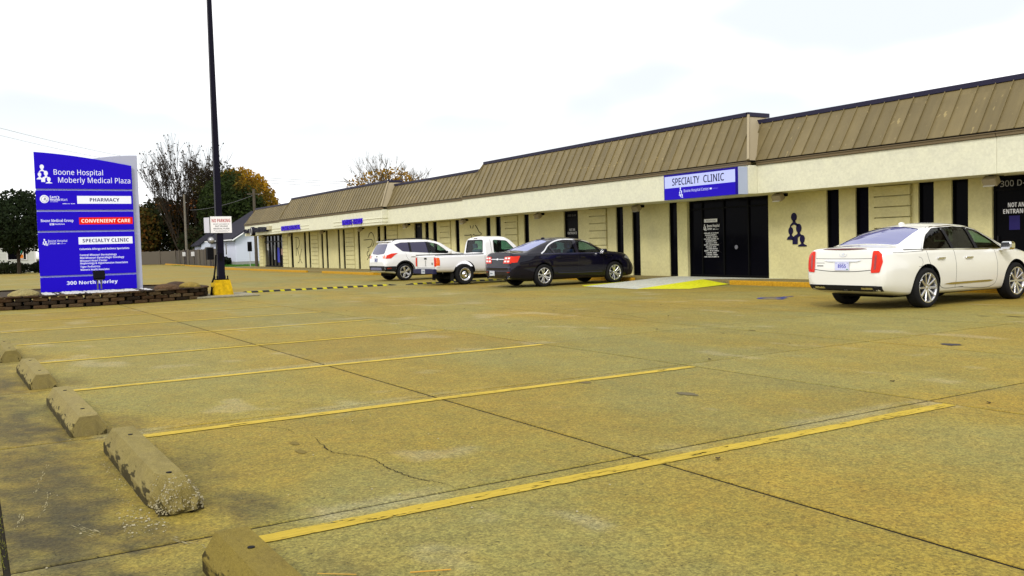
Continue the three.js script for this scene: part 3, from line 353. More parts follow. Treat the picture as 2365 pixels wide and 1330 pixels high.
decal('door_lettering', -12.36, -11.62, 1.82, 2.12, WZ - 0.095, doorWords, lin(0.72, 0.72, 0.74)); decal('suite_number', -12.4, -11.6, 2.46, 2.68, WZ - 0.055, (g, w, h) => fit(g, '300 D-E', w * 0.05, w * 0.95, h * 0.85, h * 0.9), lin(0.3, 0.3, 0.3)); decal('suite_number', -45.25, -44.75, 2.5, 2.66, WZ - 0.055, (g, w, h) => marks(g, w * 0.1, w * 0.9, h * 0.85, h * 0.6, 9), lin(0.14, 0.14, 0.16));
decal('paper_notice', -12.16, -11.9, 1.44, 1.78, WZ - 0.095, (g, w, h) => { g.fillRect(0, 0, w, h); }, lin(0.02, 0.015, 0.11));
decal('entrance_lettering', -22.72, -21.86, 0.76, 2.1, WZ - 0.1, (g, w, h) => { g.fillRect(w * 0.12, 0, w * 0.72, h * 0.085); drawFamily(g, w * 0.06, h * 0.13, w * 0.19, h * 0.165); fit(g, 'Boone Hospital', w * 0.27, w * 0.96, h * 0.205, h * 0.09, 'sans-serif', 'bold'); fit(g, 'Center', w * 0.27, w * 0.55, h * 0.275, h * 0.085, 'sans-serif', 'bold'); g.fillRect(w * 0.6, h * 0.25, w * 0.09, h * 0.025); fit(g, 'HealthCare', w * 0.7, w * 0.92, h * 0.275, h * 0.03); g.fillStyle = '#000'; fit(g, 'SPECIALTY CLINIC', w * 0.2, w * 0.77, h * 0.066, h * 0.06, 'sans-serif', 'bold'); g.fillStyle = '#fff'; for (let i = 0; i < 13; i++) marks(g, w * (0.1 + 0.06 * ((i * 7) % 3)), w * (0.9 - 0.06 * ((i * 5) % 3)), h * (0.37 + i * 0.05), h * 0.03, 30 + i); }, lin(0.7, 0.7, 0.7), 520);
// wheelchair mark painted in the bay by the ramp
{ const M_hc = std(lin(0.05, 0.08, 0.42), 0.85, { map: paintMap }), P = (pts) => flatPoly(pts.map(([u, v]) => [-14.95 + u * 0.95, -15.6 - v * 1.15]), 0.0065); const ring = []; for (let i = 0; i <= 18; i++) { const a = -0.6 + i / 18 * 4.6; ring.push([0.42 + 0.34 * Math.cos(a + 2.2), 0.34 + 0.32 * Math.sin(a + 2.2)]); } for (let i = 18; i >= 0; i--) { const a = -0.6 + i / 18 * 4.6; ring.push([0.42 + 0.24 * Math.cos(a + 2.2), 0.34 + 0.22 * Math.sin(a + 2.2)]); }
  part('wheelchair_marking', merge([P(ring), P(ell(0.36, 0.95, 0.07, 0.06)), P([[0.31, 0.85], [0.42, 0.85], [0.45, 0.6], [0.7, 0.58], [0.82, 0.22], [0.95, 0.25], [0.93, 0.15], [0.76, 0.12], [0.64, 0.48], [0.36, 0.5]])]), M_hc, lot); }
// ---------------------------------------------------------------- lamp post with its yellow footing
{ const o = thing('lamp_post', 'tall dark tapered steel lamp post bolted to a yellow concrete footing', 'lamp post', [-29.5, 0, -7.02]);
  const sq = (w0, w1, y0, y1) => { const g = new THREE.CylinderGeometry(w1 * Math.SQRT1_2, w0 * Math.SQRT1_2, y1 - y0, 4, 12); g.rotateY(Math.PI / 4); g.translate(0, (y0 + y1) / 2, 0); const q = g.toNonIndexed(); q.computeVertexNormals(); return q; };
  const pillarMap = noiseTex(256, (u, v, i, j) => { const t = 0.86 + 0.3 * (fbm(u * 12, v * 12, 441, 4, 12) - 0.5) + 0.12 * (grainH(i, j) - 0.5); return [t, t, t * 0.9]; });
  part('footing', (() => { const g = sq(0.63, 0.46, 0, 0.54); return metreUV(g, 1.2); })(), std(lin(0.78, 0.49, 0.01), 0.8, { map: pillarMap, bumpMap: concreteBump, bumpScale: 0.01 }), o);
  part('base_plate', merge([box(-0.2, 0.2, 0.541, 0.57, -0.2, 0.2), ...[[-1, -1], [1, -1], [-1, 1], [1, 1]].map(([a, b]) => cyl(0.022, 0.022, 0.1, a * 0.165, 0.57, b * 0.165, 6))]), M.black, o);
  const M_pole = phys(lin(0.004, 0.003, 0.012), 0.5, { specularIntensity: 0.25 });
  part('shaft', sq(0.215, 0.11, 0.571, 11.6), M_pole, o); part('hand_hole_cover', box(0.106, 0.116, 1.15, 1.4, -0.05, 0.05), M.black, o);
  part('conduit', tube([[0.05, 0.0, 0.33], [0.03, 0.45, 0.3], [0.04, 0.62, 0.24], [0.08, 0.95, 0.19], [0.1, 1.35, 0.16]], 0.028, 24, 6), M.black, o); part('junction_box', rbox(0, 0.1, 0.33, 0.46, 0.24, 0.34, 0.01), std(lin(0.5, 0.36, 0.03), 0.8), o);
  const b = thing('meter_box', 'black metal switch box strapped to the lamp post below a grey lamp', 'switch box', [-29.5, 1.2, -6.8]); part('case', rbox(-0.1, 0.12, 0, 0.38, 0.0, 0.2, 0.012), M.black, b); part('lid', rbox(-0.11, 0.13, 0.381, 0.41, -0.005, 0.22, 0.008), std(lin(0.12, 0.12, 0.12), 0.5), b);
  const l = thing('small_floodlight', 'small round grey floodlight clamped to the dark post under the parking notice', 'floodlight', [-29.4, 1.82, -6.8]); part('bowl', new THREE.SphereGeometry(0.1, 18, 12).scale(1.1, 1, 1).translate(0.05, 0, 0.08), std(lin(0.42, 0.42, 0.44), 0.35, { metalness: 0.5 }), l); part('arm', rod([0, -0.08, -0.1], [0.03, -0.1, 0.08], 0.02), M.black, l); part('collar', new THREE.TorusGeometry(0.1, 0.018, 6, 20).rotateY(Math.PI / 2).translate(0.06, 0, 0.08), std(lin(0.1, 0.1, 0.1), 0.5), l);
  // the notice board
  const n = thing('parking_notice', 'white no parking notice board with red heading fixed to the lamp post', 'sign', [-29.34, 2.05, -7.02]);
  part('board', rbox(-0.02, 0.0, 0, 0.53, -0.37, 0.3, 0.004, 1), std(lin(0.62, 0.62, 0.62), 0.4), n);
  const t = canvasTex(640, 500, (g, w, h) => { g.fillStyle = '#f1eff2'; g.fillRect(0, 0, w, h); g.fillStyle = '#b02a30'; fit(g, 'NO PARKING', 30, 610, 175, 140, 'sans-serif', 'bold'); g.fillStyle = '#403c48'; fit(g, 'EXCEPT CUSTOMERS OF', 80, 570, 250, 44, 'sans-serif', 'bold'); g.fillStyle = '#28242c'; fit(g, 'EAST VILLAGE', 130, 520, 320, 62, 'sans-serif', 'bold'); fit(g, 'MEDICAL PLAZA', 80, 570, 395, 62, 'sans-serif', 'bold'); g.fillStyle = '#5a5660'; marks(g, 80, 570, 438, 14, 5); marks(g, 130, 520, 470, 14, 6); });
  const p = new THREE.PlaneGeometry(0.66, 0.52); p.rotateY(Math.PI / 2); p.translate(0.0015, 0.265, -0.035); part('face', p, signMat(t), n);
  part('side_board', (() => { const g = rbox(-0.34, 0.0, 0.01, 0.5, -0.01, 0.01, 0.003, 1); g.rotateY(0.25); g.translate(-0.02, 0, 0.33); return g; })(), std(lin(0.6, 0.6, 0.64), 0.4), n);
}
// ---------------------------------------------------------------- cars
function pchip(kn) { // monotone cubic through (s, value) knots
  const n = kn.length, x = kn.map((k) => k[0]), y = kn.map((k) => k[1]), d = [], m = new Array(n).fill(0); for (let i = 0; i < n - 1; i++) d.push((y[i + 1] - y[i]) / (x[i + 1] - x[i]));
  for (let i = 1; i < n - 1; i++) m[i] = d[i - 1] * d[i] <= 0 ? 0 : 2 / (1 / d[i - 1] + 1 / d[i]); m[0] = d[0]; m[n - 1] = d[n - 2];
  return (s) => { if (s <= x[0]) return y[0]; if (s >= x[n - 1]) return y[n - 1]; let i = 0; while (s > x[i + 1]) i++; const h = x[i + 1] - x[i], t = (s - x[i]) / h, t2 = t * t, t3 = t2 * t; return (2 * t3 - 3 * t2 + 1) * y[i] + (t3 - 2 * t2 + t) * h * m[i] + (-2 * t3 + 3 * t2) * y[i + 1] + (t3 - t2) * h * m[i + 1]; };
}
// half cross-section (z out, y up) as a filleted polyline
function fillet(pts, rad, nf = 5, ns = 3) { const out = []; let prev = pts[0]; for (let i = 1; i < pts.length; i++) { const last = i === pts.length - 1, c = pts[i]; if (last) { for (let k = 0; k <= ns; k++) out.push([lerp(prev[0], c[0], k / ns), lerp(prev[1], c[1], k / ns)]); break; } const nx = pts[i + 1], f = rad[i], a = [lerp(c[0], pts[i - 1][0], f), lerp(c[1], pts[i - 1][1], f)], b = [lerp(c[0], nx[0], f), lerp(c[1], nx[1], f)]; for (let k = 0; k < ns; k++) out.push([lerp(prev[0], a[0], k / ns), lerp(prev[1], a[1], k / ns)]); for (let k = 0; k < nf; k++) { const t = k / nf; out.push([(1 - t) * (1 - t) * a[0] + 2 * t * (1 - t) * c[0] + t * t * b[0], (1 - t) * (1 - t) * a[1] + 2 * t * (1 - t) * c[1] + t * t * b[1]]); } prev = b; } return out; }
class CarShape {
  constructor(k) { this.k = k; this.f = {}; for (const n of ['bot', 'wmax', 'ymid', 'belt', 'wbelt', 'rail', 'wrail', 'top']) this.f[n] = pchip(k[n]); this.L = k.L; }
  ctrl(s, inset = 0, cav = null) {
    const f = this.f, top = (cav ? Math.min(f.top(s - 0.05), f.top(s + 0.05)) : f.top(s)) - inset * 0.9, bot = cav ? Math.min(cav(s), top - 0.03) : f.bot(s), w = f.wmax(s) - inset, rail = Math.max(bot + 0.02, Math.min(f.rail(s) - inset * 0.6, top - 0.008)), belt = Math.max(bot + 0.015, Math.min(f.belt(s), rail - 0.012)), mid = Math.max(bot + 0.01, Math.min(f.ymid(s), belt - 0.01));
    const wb = Math.min(f.wbelt(s) - inset, w), wr = Math.min(f.wrail(s) - inset, wb - 0.004);
    return [[0, bot], [w - (cav ? 0.03 : 0.11), bot], [w - 0.025, lerp(bot, mid, 0.35)], [w, mid], [wb, belt], [wr, rail], [wr * 0.45, lerp(rail, top, 0.8)], [0, top]];
  }
  half(s, inset, cav) { return fillet(this.ctrl(s, inset, cav), [0, 0.35, 0.4, 0.4, this.k.beltR ?? 0.14, this.k.railR ?? 0.3, 0.5, 0]); }
  solid(s0, s1, stations, inset = 0, cav = null) {
    const P = [], I = [], rows = stations.map((s) => { const h = this.half(s, inset, cav), full = [...h.map(([z, y]) => [z, y]), ...h.slice(1, -1).reverse().map(([z, y]) => [-z, y])]; return full; }), n = rows[0].length;
    rows.forEach((r, i) => r.forEach(([z, y]) => P.push(stations[i], y, z)));
    for (let i = 0; i < rows.length - 1; i++) for (let j = 0; j < n; j++) { const a = i * n + j, b = i * n + (j + 1) % n, c = a + n, d = b + n; I.push(a, c, b, b, c, d); }
    const hn = (n + 2) / 2; // caps: strips between mirrored points
    for (const [row, flip] of [[0, 0], [rows.length - 1, 1]]) { const o = row * n, L = (j) => o + j, R = (j) => o + (n - j) % n; for (let j = 0; j < hn - 1; j++) { const q = [L(j), L(j + 1), R(j + 1), R(j)]; const t = []; if (q[0] !== q[3]) t.push([q[0], q[1], q[3]]); if (q[1] !== q[2]) t.push([q[1], q[2], q[3]]); for (const [a, b, c] of t) flip ? I.push(a, c, b) : I.push(a, b, c); } }
    const g = new THREE.BufferGeometry(); g.setAttribute('position', new THREE.Float32BufferAttribute(P, 3)); g.setIndex(I); g.computeVertexNormals(); g.setAttribute('uv', new THREE.Float32BufferAttribute(new Float32Array(P.length / 3 * 2), 2)); return g;
  }
  W(s, y) { const h = this.half(clamp(s, 0, this.L)); let best = 0; for (let i = 0; i < h.length - 1; i++) { const [z0, y0] = h[i], [z1, y1] = h[i + 1]; if ((y0 <= y && y <= y1) || (y1 <= y && y <= y0)) { const t = Math.abs(y1 - y0) < 1e-6 ? 0 : (y - y0) / (y1 - y0); best = Math.max(best, lerp(z0, z1, t)); } } return best; }
  Y(s, z) { const h = this.half(clamp(s, 0, this.L)); let best = -1; for (let i = 0; i < h.length - 1; i++) { const [z0, y0] = h[i], [z1, y1] = h[i + 1], a = Math.abs(z); if ((z0 <= a && a <= z1) || (z1 <= a && a <= z0)) { const t = Math.abs(z1 - z0) < 1e-6 ? 0 : (a - z0) / (z1 - z0); best = Math.max(best, lerp(y0, y1, t)); } } return best; }
  S(y, z, front = false) { let az = Math.abs(z), lo = 0, hi = 0.9; const g = (q) => front ? this.L - q : q, inside = (q) => this.W(g(q), y) >= az && y <= this.f.top(g(q)) + 0.001; if (inside(0)) return g(0); for (let t = 0; t < 40 && !inside(0.3); t++) az -= 0.01; for (let i = 0; i <= 90; i++) if (inside(i * 0.01)) { hi = i * 0.01; lo = hi - 0.01; break; } for (let i = 0; i < 12; i++) { const m = (lo + hi) / 2; inside(m) ? hi = m : lo = m; } return g(hi); }
}
const tess = new TessellateModifier(0.06, 7), tessFine = new TessellateModifier(0.035, 7);
function smoothPoly(pts, r = 0.25) { const out = [], n = pts.length; for (let i = 0; i < n; i++) { const p = pts[(i + n - 1) % n], c = pts[i], q = pts[(i + 1) % n], k = c[2] ?? r; if (!k) { out.push([c[0], c[1]]); continue; } const a = [lerp(c[0], p[0], k), lerp(c[1], p[1], k)], b = [lerp(c[0], q[0], k), lerp(c[1], q[1], k)]; for (let t = 0; t <= 4; t++) { const u = t / 4; out.push([(1 - u) * (1 - u) * a[0] + 2 * u * (1 - u) * c[0] + u * u * b[0], (1 - u) * (1 - u) * a[1] + 2 * u * (1 - u) * c[1] + u * u * b[1]]); } } return out; }
// lay a flat outline onto the car: side (s,y), rear (z,y), front (z,y) or top (s,z)
function drape(car, pts, mode, off, side = 1, holes = []) {
  const sh = poly(pts); for (const h of holes) sh.holes.push(poly(h)); let g = new THREE.ShapeGeometry(sh); g.deleteAttribute('uv'); g.deleteAttribute('normal'); g = (mode === 'rear' || mode === 'front' ? tessFine : tess).modify(g.toNonIndexed()); const p = g.attributes.position, uv = new Float32Array(p.count * 2); let a0 = 1e9, a1 = -1e9, b0 = 1e9, b1 = -1e9; for (const [a, b] of pts) { a0 = Math.min(a0, a); a1 = Math.max(a1, a); b0 = Math.min(b0, b); b1 = Math.max(b1, b); }
  for (let i = 0; i < p.count; i++) { const a = p.getX(i), b = p.getY(i); uv[2 * i] = (a - a0) / (a1 - a0); uv[2 * i + 1] = (b - b0) / (b1 - b0); if (mode === 'side') { let s = a; const q = a < car.L / 2 ? 0.008 : -0.008; for (let t = 0; t < 50 && car.W(s, b) < 0.45; t++) s += q; p.setXYZ(i, s, b, side * (car.W(s, b) + off)); } else if (mode === 'rear') p.setXYZ(i, car.S(b, a) - off, b, a); else if (mode === 'front') p.setXYZ(i, car.S(b, a, true) + off, b, a); else p.setXYZ(i, a, car.Y(a, b) + off, b); }
  g.setAttribute('uv', new THREE.BufferAttribute(uv, 2)); g.computeVertexNormals(); return g;
}
function strip(car, path, w, mode, off, side = 1) { // a narrow band following a path on the body
  const c = new THREE.CatmullRomCurve3(path.map(([a, b]) => new THREE.Vector3(a, b, 0)), false, 'centripetal'), n = path.length * 8, P = [], I = []; const at = (a, b) => mode === 'side' ? [a, b, side * (car.W(a, b) + off)] : mode === 'rear' ? [car.S(b, a) - off, b, a] : mode === 'front' ? [car.S(b, a, true) + off, b, a] : [a, car.Y(a, b) + off, b];
  for (let i = 0; i <= n; i++) { const p = c.getPoint(i / n), t = c.getTangent(i / n), k = w / 2; P.push(...at(p.x - t.y * k, p.y + t.x * k), ...at(p.x + t.y * k, p.y - t.x * k)); if (i) { const a = 2 * i; I.push(a - 2, a - 1, a, a, a - 1, a + 1); } }
  const g = new THREE.BufferGeometry(); g.setAttribute('position', new THREE.Float32BufferAttribute(P, 3)); g.setIndex(I); g.computeVertexNormals(); return g;
}
const csg = new Evaluator(); csg.attributes = ['position', 'normal', 'uv']; csg.useGroups = true;
const M_well = std(lin(0.004, 0.004, 0.004), 0.95), M_cabin = std(lin(0.025, 0.024, 0.026), 0.9), M_seam = std(lin(0.02, 0.02, 0.02), 0.9), M_chrome = phys(lin(0.75, 0.75, 0.77), 0.12, { metalness: 1 }), M_tyre = std(lin(0.011, 0.011, 0.012), 0.85), M_alloy = phys(lin(0.62, 0.62, 0.64), 0.24, { metalness: 0.85 }), M_alloyDark = std(lin(0.015, 0.015, 0.016), 0.5), M_plastic = std(lin(0.014, 0.014, 0.016), 0.6), M_seat = std(lin(0.03, 0.03, 0.034), 0.85), M_seatGrey = std(lin(0.14, 0.15, 0.17), 0.85);
const M_rubberFlap = std(lin(0.01, 0.01, 0.01), 0.9);
const glass = (c, o = {}) => phys(c, 0.02, { transmission: 1, thickness: 0, ior: 1.5, specularIntensity: 0.5, ...o });
const M_red = phys(lin(0.66, 0.022, 0.003), 0.2, { clearcoat: 0.4, clearcoatRoughness: 0.03, specularIntensity: 0.2 }), M_redDark = phys(lin(0.25, 0.006, 0.004), 0.15, { clearcoat: 1, clearcoatRoughness: 0.03 }), M_clear = phys(lin(0.8, 0.8, 0.8), 0.1, { clearcoat: 1 }), M_orange = phys(lin(0.8, 0.12, 0.01), 0.15, { clearcoat: 1 });
function lathe(pts, seg = 40) { const g = new THREE.LatheGeometry(pts.map(([r, x]) => new THREE.Vector2(r, x)), seg); g.rotateX(Math.PI / 2); return g; } // axis along z
function makeWheel(kind, R, w) { // wheel faces +z, centred on its hub
  const o = new THREE.Group(); o.name = 'wheel'; const rr = kind === 'steel' ? R * 0.6 : R * (kind === 'multi' ? 0.72 : 0.67), h = w / 2;
  part('tyre', lathe([[rr - 0.01, -h * 0.8], [rr + 0.02, -h * 0.98], [R * 0.93, -h], [R * 0.985, -h * 0.82], [R, -h * 0.55], [R * 0.992, -h * 0.5], [R, -h * 0.45], [R, h * 0.45], [R * 0.992, h * 0.5], [R, h * 0.55], [R * 0.985, h * 0.82], [R * 0.93, h], [R * 0.85, h * 1.03], [rr + 0.02, h * 0.98], [rr - 0.01, h * 0.8]], 44), M_tyre, o);
  const rim = part('rim', lathe([[rr + 0.006, h * 0.93], [rr + 0.012, h * 0.97], [rr - 0.004, h * 0.97], [rr - 0.022, h * 0.86], [rr - 0.035, h * 0.2], [rr - 0.03, -h * 0.8]], 44), M_alloy, o);
  part('brake_disc', merge([lathe([[0, h * 0.05], [rr * 0.72, h * 0.05], [rr * 0.72, -h * 0.1]], 32), lathe([[0.0, -h * 0.55], [rr - 0.03, -h * 0.55]], 32)]), M_alloyDark, o);
  const spokes = []; const bar = (a, r0, r1, w0, w1, z0, z1, lean = 0) => { const s = new THREE.Shape(); s.moveTo(-w0 / 2, r0); s.lineTo(w0 / 2, r0); s.lineTo(w1 / 2 + lean, r1); s.lineTo(-w1 / 2 + lean, r1); const g = new THREE.ExtrudeGeometry(s, { depth: 0.022, bevelEnabled: true, bevelThickness: 0.006, bevelSize: 0.005, bevelSegments: 1 }); const p = g.attributes.position; for (let i = 0; i < p.count; i++) p.setZ(i, p.getZ(i) + lerp(z0, z1, clamp((p.getY(i) - r0) / (r1 - r0)))); g.rotateZ(a); g.computeVertexNormals(); spokes.push(g); };
  if (kind === 'multi') for (let i = 0; i < 10; i++) bar(i / 10 * 6.283, 0.035, rr - 0.014, 0.03, i % 2 ? 0.034 : 0.022, h * 0.55, h * 0.8);
  else if (kind === 'twin') for (let i = 0; i < 5; i++) for (const d of [-1, 1]) bar(i / 5 * 6.283 + d * 0.11, 0.04, rr - 0.012, 0.034, 0.038, h * 0.55, h * 0.85, d * -0.028);
  else if (kind === 'five') for (let i = 0; i < 5; i++) bar(i / 5 * 6.283, 0.03, rr - 0.012, 0.06, 0.085, h * 0.6, h * 0.85);
  else { spokes.push(lathe([[0.0, h * 0.85], [0.05, h * 0.85], [0.055, h * 0.6], [0.085, h * 0.55], [0.11, h * 0.35], [rr * 0.75, h * 0.5], [rr * 0.88, h * 0.42], [rr - 0.012, h * 0.8]], 36)); }
  if (kind !== 'steel') spokes.push(lathe([[0.0, h * 0.8], [0.03, h * 0.8], [0.05, h * 0.72], [0.062, h * 0.5]], 24));
  part('spokes', merge(spokes), kind === 'steel' ? M_chrome : M_alloy, rim.parent);
  return o;
}
function buildCar(k, name, label, category, pos, yaw = 0) {
  const car = new CarShape(k), L = k.L, o = thing(name, label, category); o.position.set(...pos); o.rotation.y = Math.PI / 2 + yaw; o.scale.set(k.sc?.[0] ?? 1.022, k.sc?.[1] ?? 1.06, k.sc?.[0] ?? 1.022); // local +x is the nose
  const bodyGroup = o; const st = []; const dense = (a, b, n) => { for (let i = 0; i < n; i++) st.push(lerp(a, b, i / n)); };
  dense(0, 0.3, 24); dense(0.3, 1.1, 16); for (const [a, b, n] of k.denseAt || []) dense(a, b, n); dense(1.1, L - 1.0, 38); dense(L - 1.0, L - 0.25, 16); dense(L - 0.25, L, 22); st.push(L); const stations = [...new Set(st.map((v) => Math.round(v * 1e4) / 1e4))].sort((a, b) => a - b);
  let b = new Brush(car.solid(0, L, stations), k.paint); b.updateMatrixWorld();
  const sub = (g, m) => { const q = new Brush(g, m); q.updateMatrixWorld(); const r = csg.evaluate(b, q, SUBTRACTION); b = r; };
  if (k.cabin) { const cs = []; const [c0, c1] = k.cabin.range; for (let i = 0; i <= 60; i++) cs.push(lerp(c0, c1, i / 60)); sub(car.solid(c0, c1, cs, 0.05, pchip(k.cabin.floor)), M_cabin); }
  for (const bx of k.boxes || []) sub((() => { const g = new THREE.BoxGeometry(bx[1] - bx[0], bx[3] - bx[2], bx[5] - bx[4]); g.translate((bx[0] + bx[1]) / 2, (bx[2] + bx[3]) / 2, (bx[4] + bx[5]) / 2); return g; })(), k.boxMat || M_plastic);
  const prism = (pts, mode, a, c) => { const g = new THREE.ExtrudeGeometry(poly(pts), { depth: c - a, bevelEnabled: false }); g.translate(0, 0, a); if (mode === 'rear') { g.rotateY(Math.PI / 2); const p = g.attributes.position; for (let i = 0; i < p.count; i++) p.setZ(i, -p.getZ(i)); const ix = []; for (let i = 0; i < p.count; i += 3) ix.push(i, i + 2, i + 1); g.setIndex(ix); return g.toNonIndexed(); } if (mode === 'top') { g.rotateX(Math.PI / 2); const p = g.attributes.position; for (let i = 0; i < p.count; i++) p.setY(i, -p.getY(i)); const ix = []; for (let i = 0; i < p.count; i += 3) ix.push(i, i + 2, i + 1); g.setIndex(ix); const q = g.toNonIndexed(); q.computeVertexNormals(); return q; } return g; };
  for (const w of k.sideGlass) { const p = smoothPoly(w.pts); sub(prism(p, 'side', 0.2, 1.3), M_plastic); sub(prism(p, 'side', -1.3, -0.2), M_plastic); }
  if (k.rearGlass) sub(prism(smoothPoly(k.rearGlass.pts), k.rearGlass.mode, k.rearGlass.a, k.rearGlass.b), M_plastic);
  if (k.frontGlass) sub(prism(smoothPoly(k.frontGlass.pts), 'top', k.frontGlass.a, k.frontGlass.b), M_plastic);
  for (const ax of k.axles) for (const sd of [-1, 1]) { const g = new THREE.CylinderGeometry(k.arch, k.arch, 0.5, 40); g.rotateX(Math.PI / 2); g.translate(ax, k.R + (k.archUp ?? 0.015), sd * (k.halfW - 0.06)); sub(g, M_well); }
  const body = part('body', b.geometry, Array.isArray(b.material) ? b.material : k.paint, bodyGroup);
  // glass
  for (const w of k.sideGlass) for (const sd of [1, -1]) { part('side_window', drape(car, smoothPoly(w.pts), 'side', -0.012, sd), w.mat, o); }
  if (k.rearGlass) part('rear_window', drape(car, smoothPoly(k.rearGlass.pts), k.rearGlass.mode, k.rearGlass.mode === 'top' ? -0.008 : -0.01), k.rearGlass.mat, o);
  if (k.frontGlass) part('windscreen', drape(car, smoothPoly(k.frontGlass.pts), 'top', -0.008), k.frontGlass.mat, o);
  // wheels
  const wz = k.track, w0 = makeWheel(k.wheel, k.R, k.tyreW); let first = true; for (const ax of k.axles) for (const sd of [1, -1]) { const w = first ? w0 : w0.clone(); first = false; w.position.set(ax, k.R, sd * wz); if (sd < 0) w.rotation.y = Math.PI; w.rotation.z = k.spin ?? 0.3; o.add(w); }
  // seats
  const seat = (x, z, wd, m, low = 0) => { part('seat', merge([(() => { const g = rbox(-0.08, 0.08, 0, 0.6, -wd / 2, wd / 2, 0.06, 3); g.rotateZ(0.18); g.translate(x, 0.55 - low, z); return g; })(), (() => { const g = rbox(-0.05, 0.05, 0, 0.18, -0.13, 0.13, 0.04, 3); g.rotateZ(0.15); g.translate(x - 0.14, 1.17 - low, z); return g; })(), rbox(x - 0.02, x + 0.5, 0.48 - low, 0.62 - low, z - wd / 2, z + wd / 2, 0.05, 2)]), m, o); };
  for (const [x, z, w, low] of k.seats || []) seat(x, z, w, k.seatMat || M_seat, low || 0);
  if (k.steer) part('steering_wheel', (() => { const g = new THREE.TorusGeometry(0.18, 0.014, 6, 24); g.rotateY(Math.PI / 2); g.rotateZ(0.4); g.translate(...k.steer); return g; })(), M_plastic, o);
  // axle shadow body: floor pan and underbody parts so that nothing is see-through below
  part('underbody', merge([rbox(k.axles[0] - 0.5, k.axles[1] + 0.4, 0.19, 0.3, -0.55, 0.55, 0.03), ...k.axles.map((a) => { const g = new THREE.CylinderGeometry(0.06, 0.06, 2 * wz - 0.1, 8); g.rotateX(Math.PI / 2); g.translate(a, k.R, 0); return g; }), rbox(0.5, 1.0, 0.2, 0.34, -0.5, 0.1, 0.05)]), M_well, o);
  if (k.details) k.details(car, o);
  // move so that the group stands with its rear axle on the given point, right-hand tyres outward
  for (const c of o.children) { c.position.x -= k.axles[0]; }
  return o;
}
function plate(car, o, zc, yc, text, w = 0.31, h = 0.155, tint = '#cfd2f4', ink = '#2020a8') { const t = canvasTex(256, 128, (g, W, H) => { g.fillStyle = tint; g.fillRect(0, 0, W, H); g.fillStyle = ink; if (text) fit(g, text, 52, 204, 92, 78, 'sans-serif', 'bold'); else marks(g, 40, 216, 92, 60, 8); g.fillStyle = '#5a5aa0'; marks(g, 80, 176, 22, 12, 7); g.fillRect(14, 12, 18, 8); g.fillRect(222, 12, 18, 8); g.fillStyle = '#4c8a4c'; g.fillRect(206, 106, 34, 14); }); const s = car.S(yc, zc); const pl = part('number_plate', (() => { const g = rbox(-0.006, 0.006, -h / 2, h / 2, -w / 2, w / 2, 0.003, 1); g.translate(s - 0.012, yc, zc); return g; })(), std(lin(0.5, 0.5, 0.55), 0.5), o); const f = new THREE.PlaneGeometry(w - 0.012, h - 0.01); f.rotateY(-Math.PI / 2); f.translate(s - 0.0195, yc, zc); part('plate_face', f, signMat(t), pl); }
const bothSides = (car, o, name, pts, off, m) => { for (const sd of [1, -1]) part(name, drape(car, smoothPoly(pts), 'side', off, sd), m, o); };
const seams = (car, o, list, w = 0.009) => { for (const sd of [1, -1]) for (const p of list) part('door_seam', strip(car, p, w, 'side', 0.0015, sd), M_seam, o); };
function mirrors(car, o, s, y, m) { for (const sd of [1, -1]) { const z = car.W(s, y) ; const g = rbox(-0.09, 0.09, -0.075, 0.085, 0.06, 0.27, 0.05, 3), a = rbox(-0.05, 0.05, -0.085, -0.05, -0.03, 0.12, 0.012, 1); const q = merge([g, a]); if (sd < 0) q.rotateY(Math.PI); q.translate(s, y + 0.06, sd * z); const mm = part('mirror', q, m, o); const f = new THREE.PlaneGeometry(0.17, 0.12); f.rotateY(-Math.PI / 2); f.translate(s - 0.092, y + 0.065, sd * (z + 0.165)); part('mirror_glass', f, M_chrome, mm); } }
function handle(car, o, s, y, m, len = 0.2) { for (const sd of [1, -1]) part('door_handle', (() => { const g = rbox(-len / 2, len / 2, -0.016, 0.016, 0.0, 0.035, 0.012, 2); g.translate(s, y, car.W(s, y) + 0.004); if (sd < 0) g.scale(1, 1, -1); return sd < 0 ? flip(g) : g; })(), m, o); }
function flip(g) { const q = g.index ? g.toNonIndexed() : g; for (const k of Object.keys(q.attributes)) { const a = q.attributes[k], n = a.itemSize; for (let i = 0; i < a.count; i += 3) for (let c = 0; c < n; c++) { const t = a.array[(i + 1) * n + c]; a.array[(i + 1) * n + c] = a.array[(i + 2) * n + c]; a.array[(i + 2) * n + c] = t; } } q.computeVertexNormals(); return q; }
const M_white = phys(lin(0.77, 0.765, 0.725), 0.32, { clearcoat: 1, clearcoatRoughness: 0.04 }), M_whiteCool = phys(lin(0.79, 0.79, 0.81), 0.35, { clearcoat: 1, clearcoatRoughness: 0.05 }), M_navy = phys(lin(0.0035, 0.003, 0.011), 0.4, { clearcoat: 0.7, clearcoatRoughness: 0.03, specularIntensity: 0.1 });
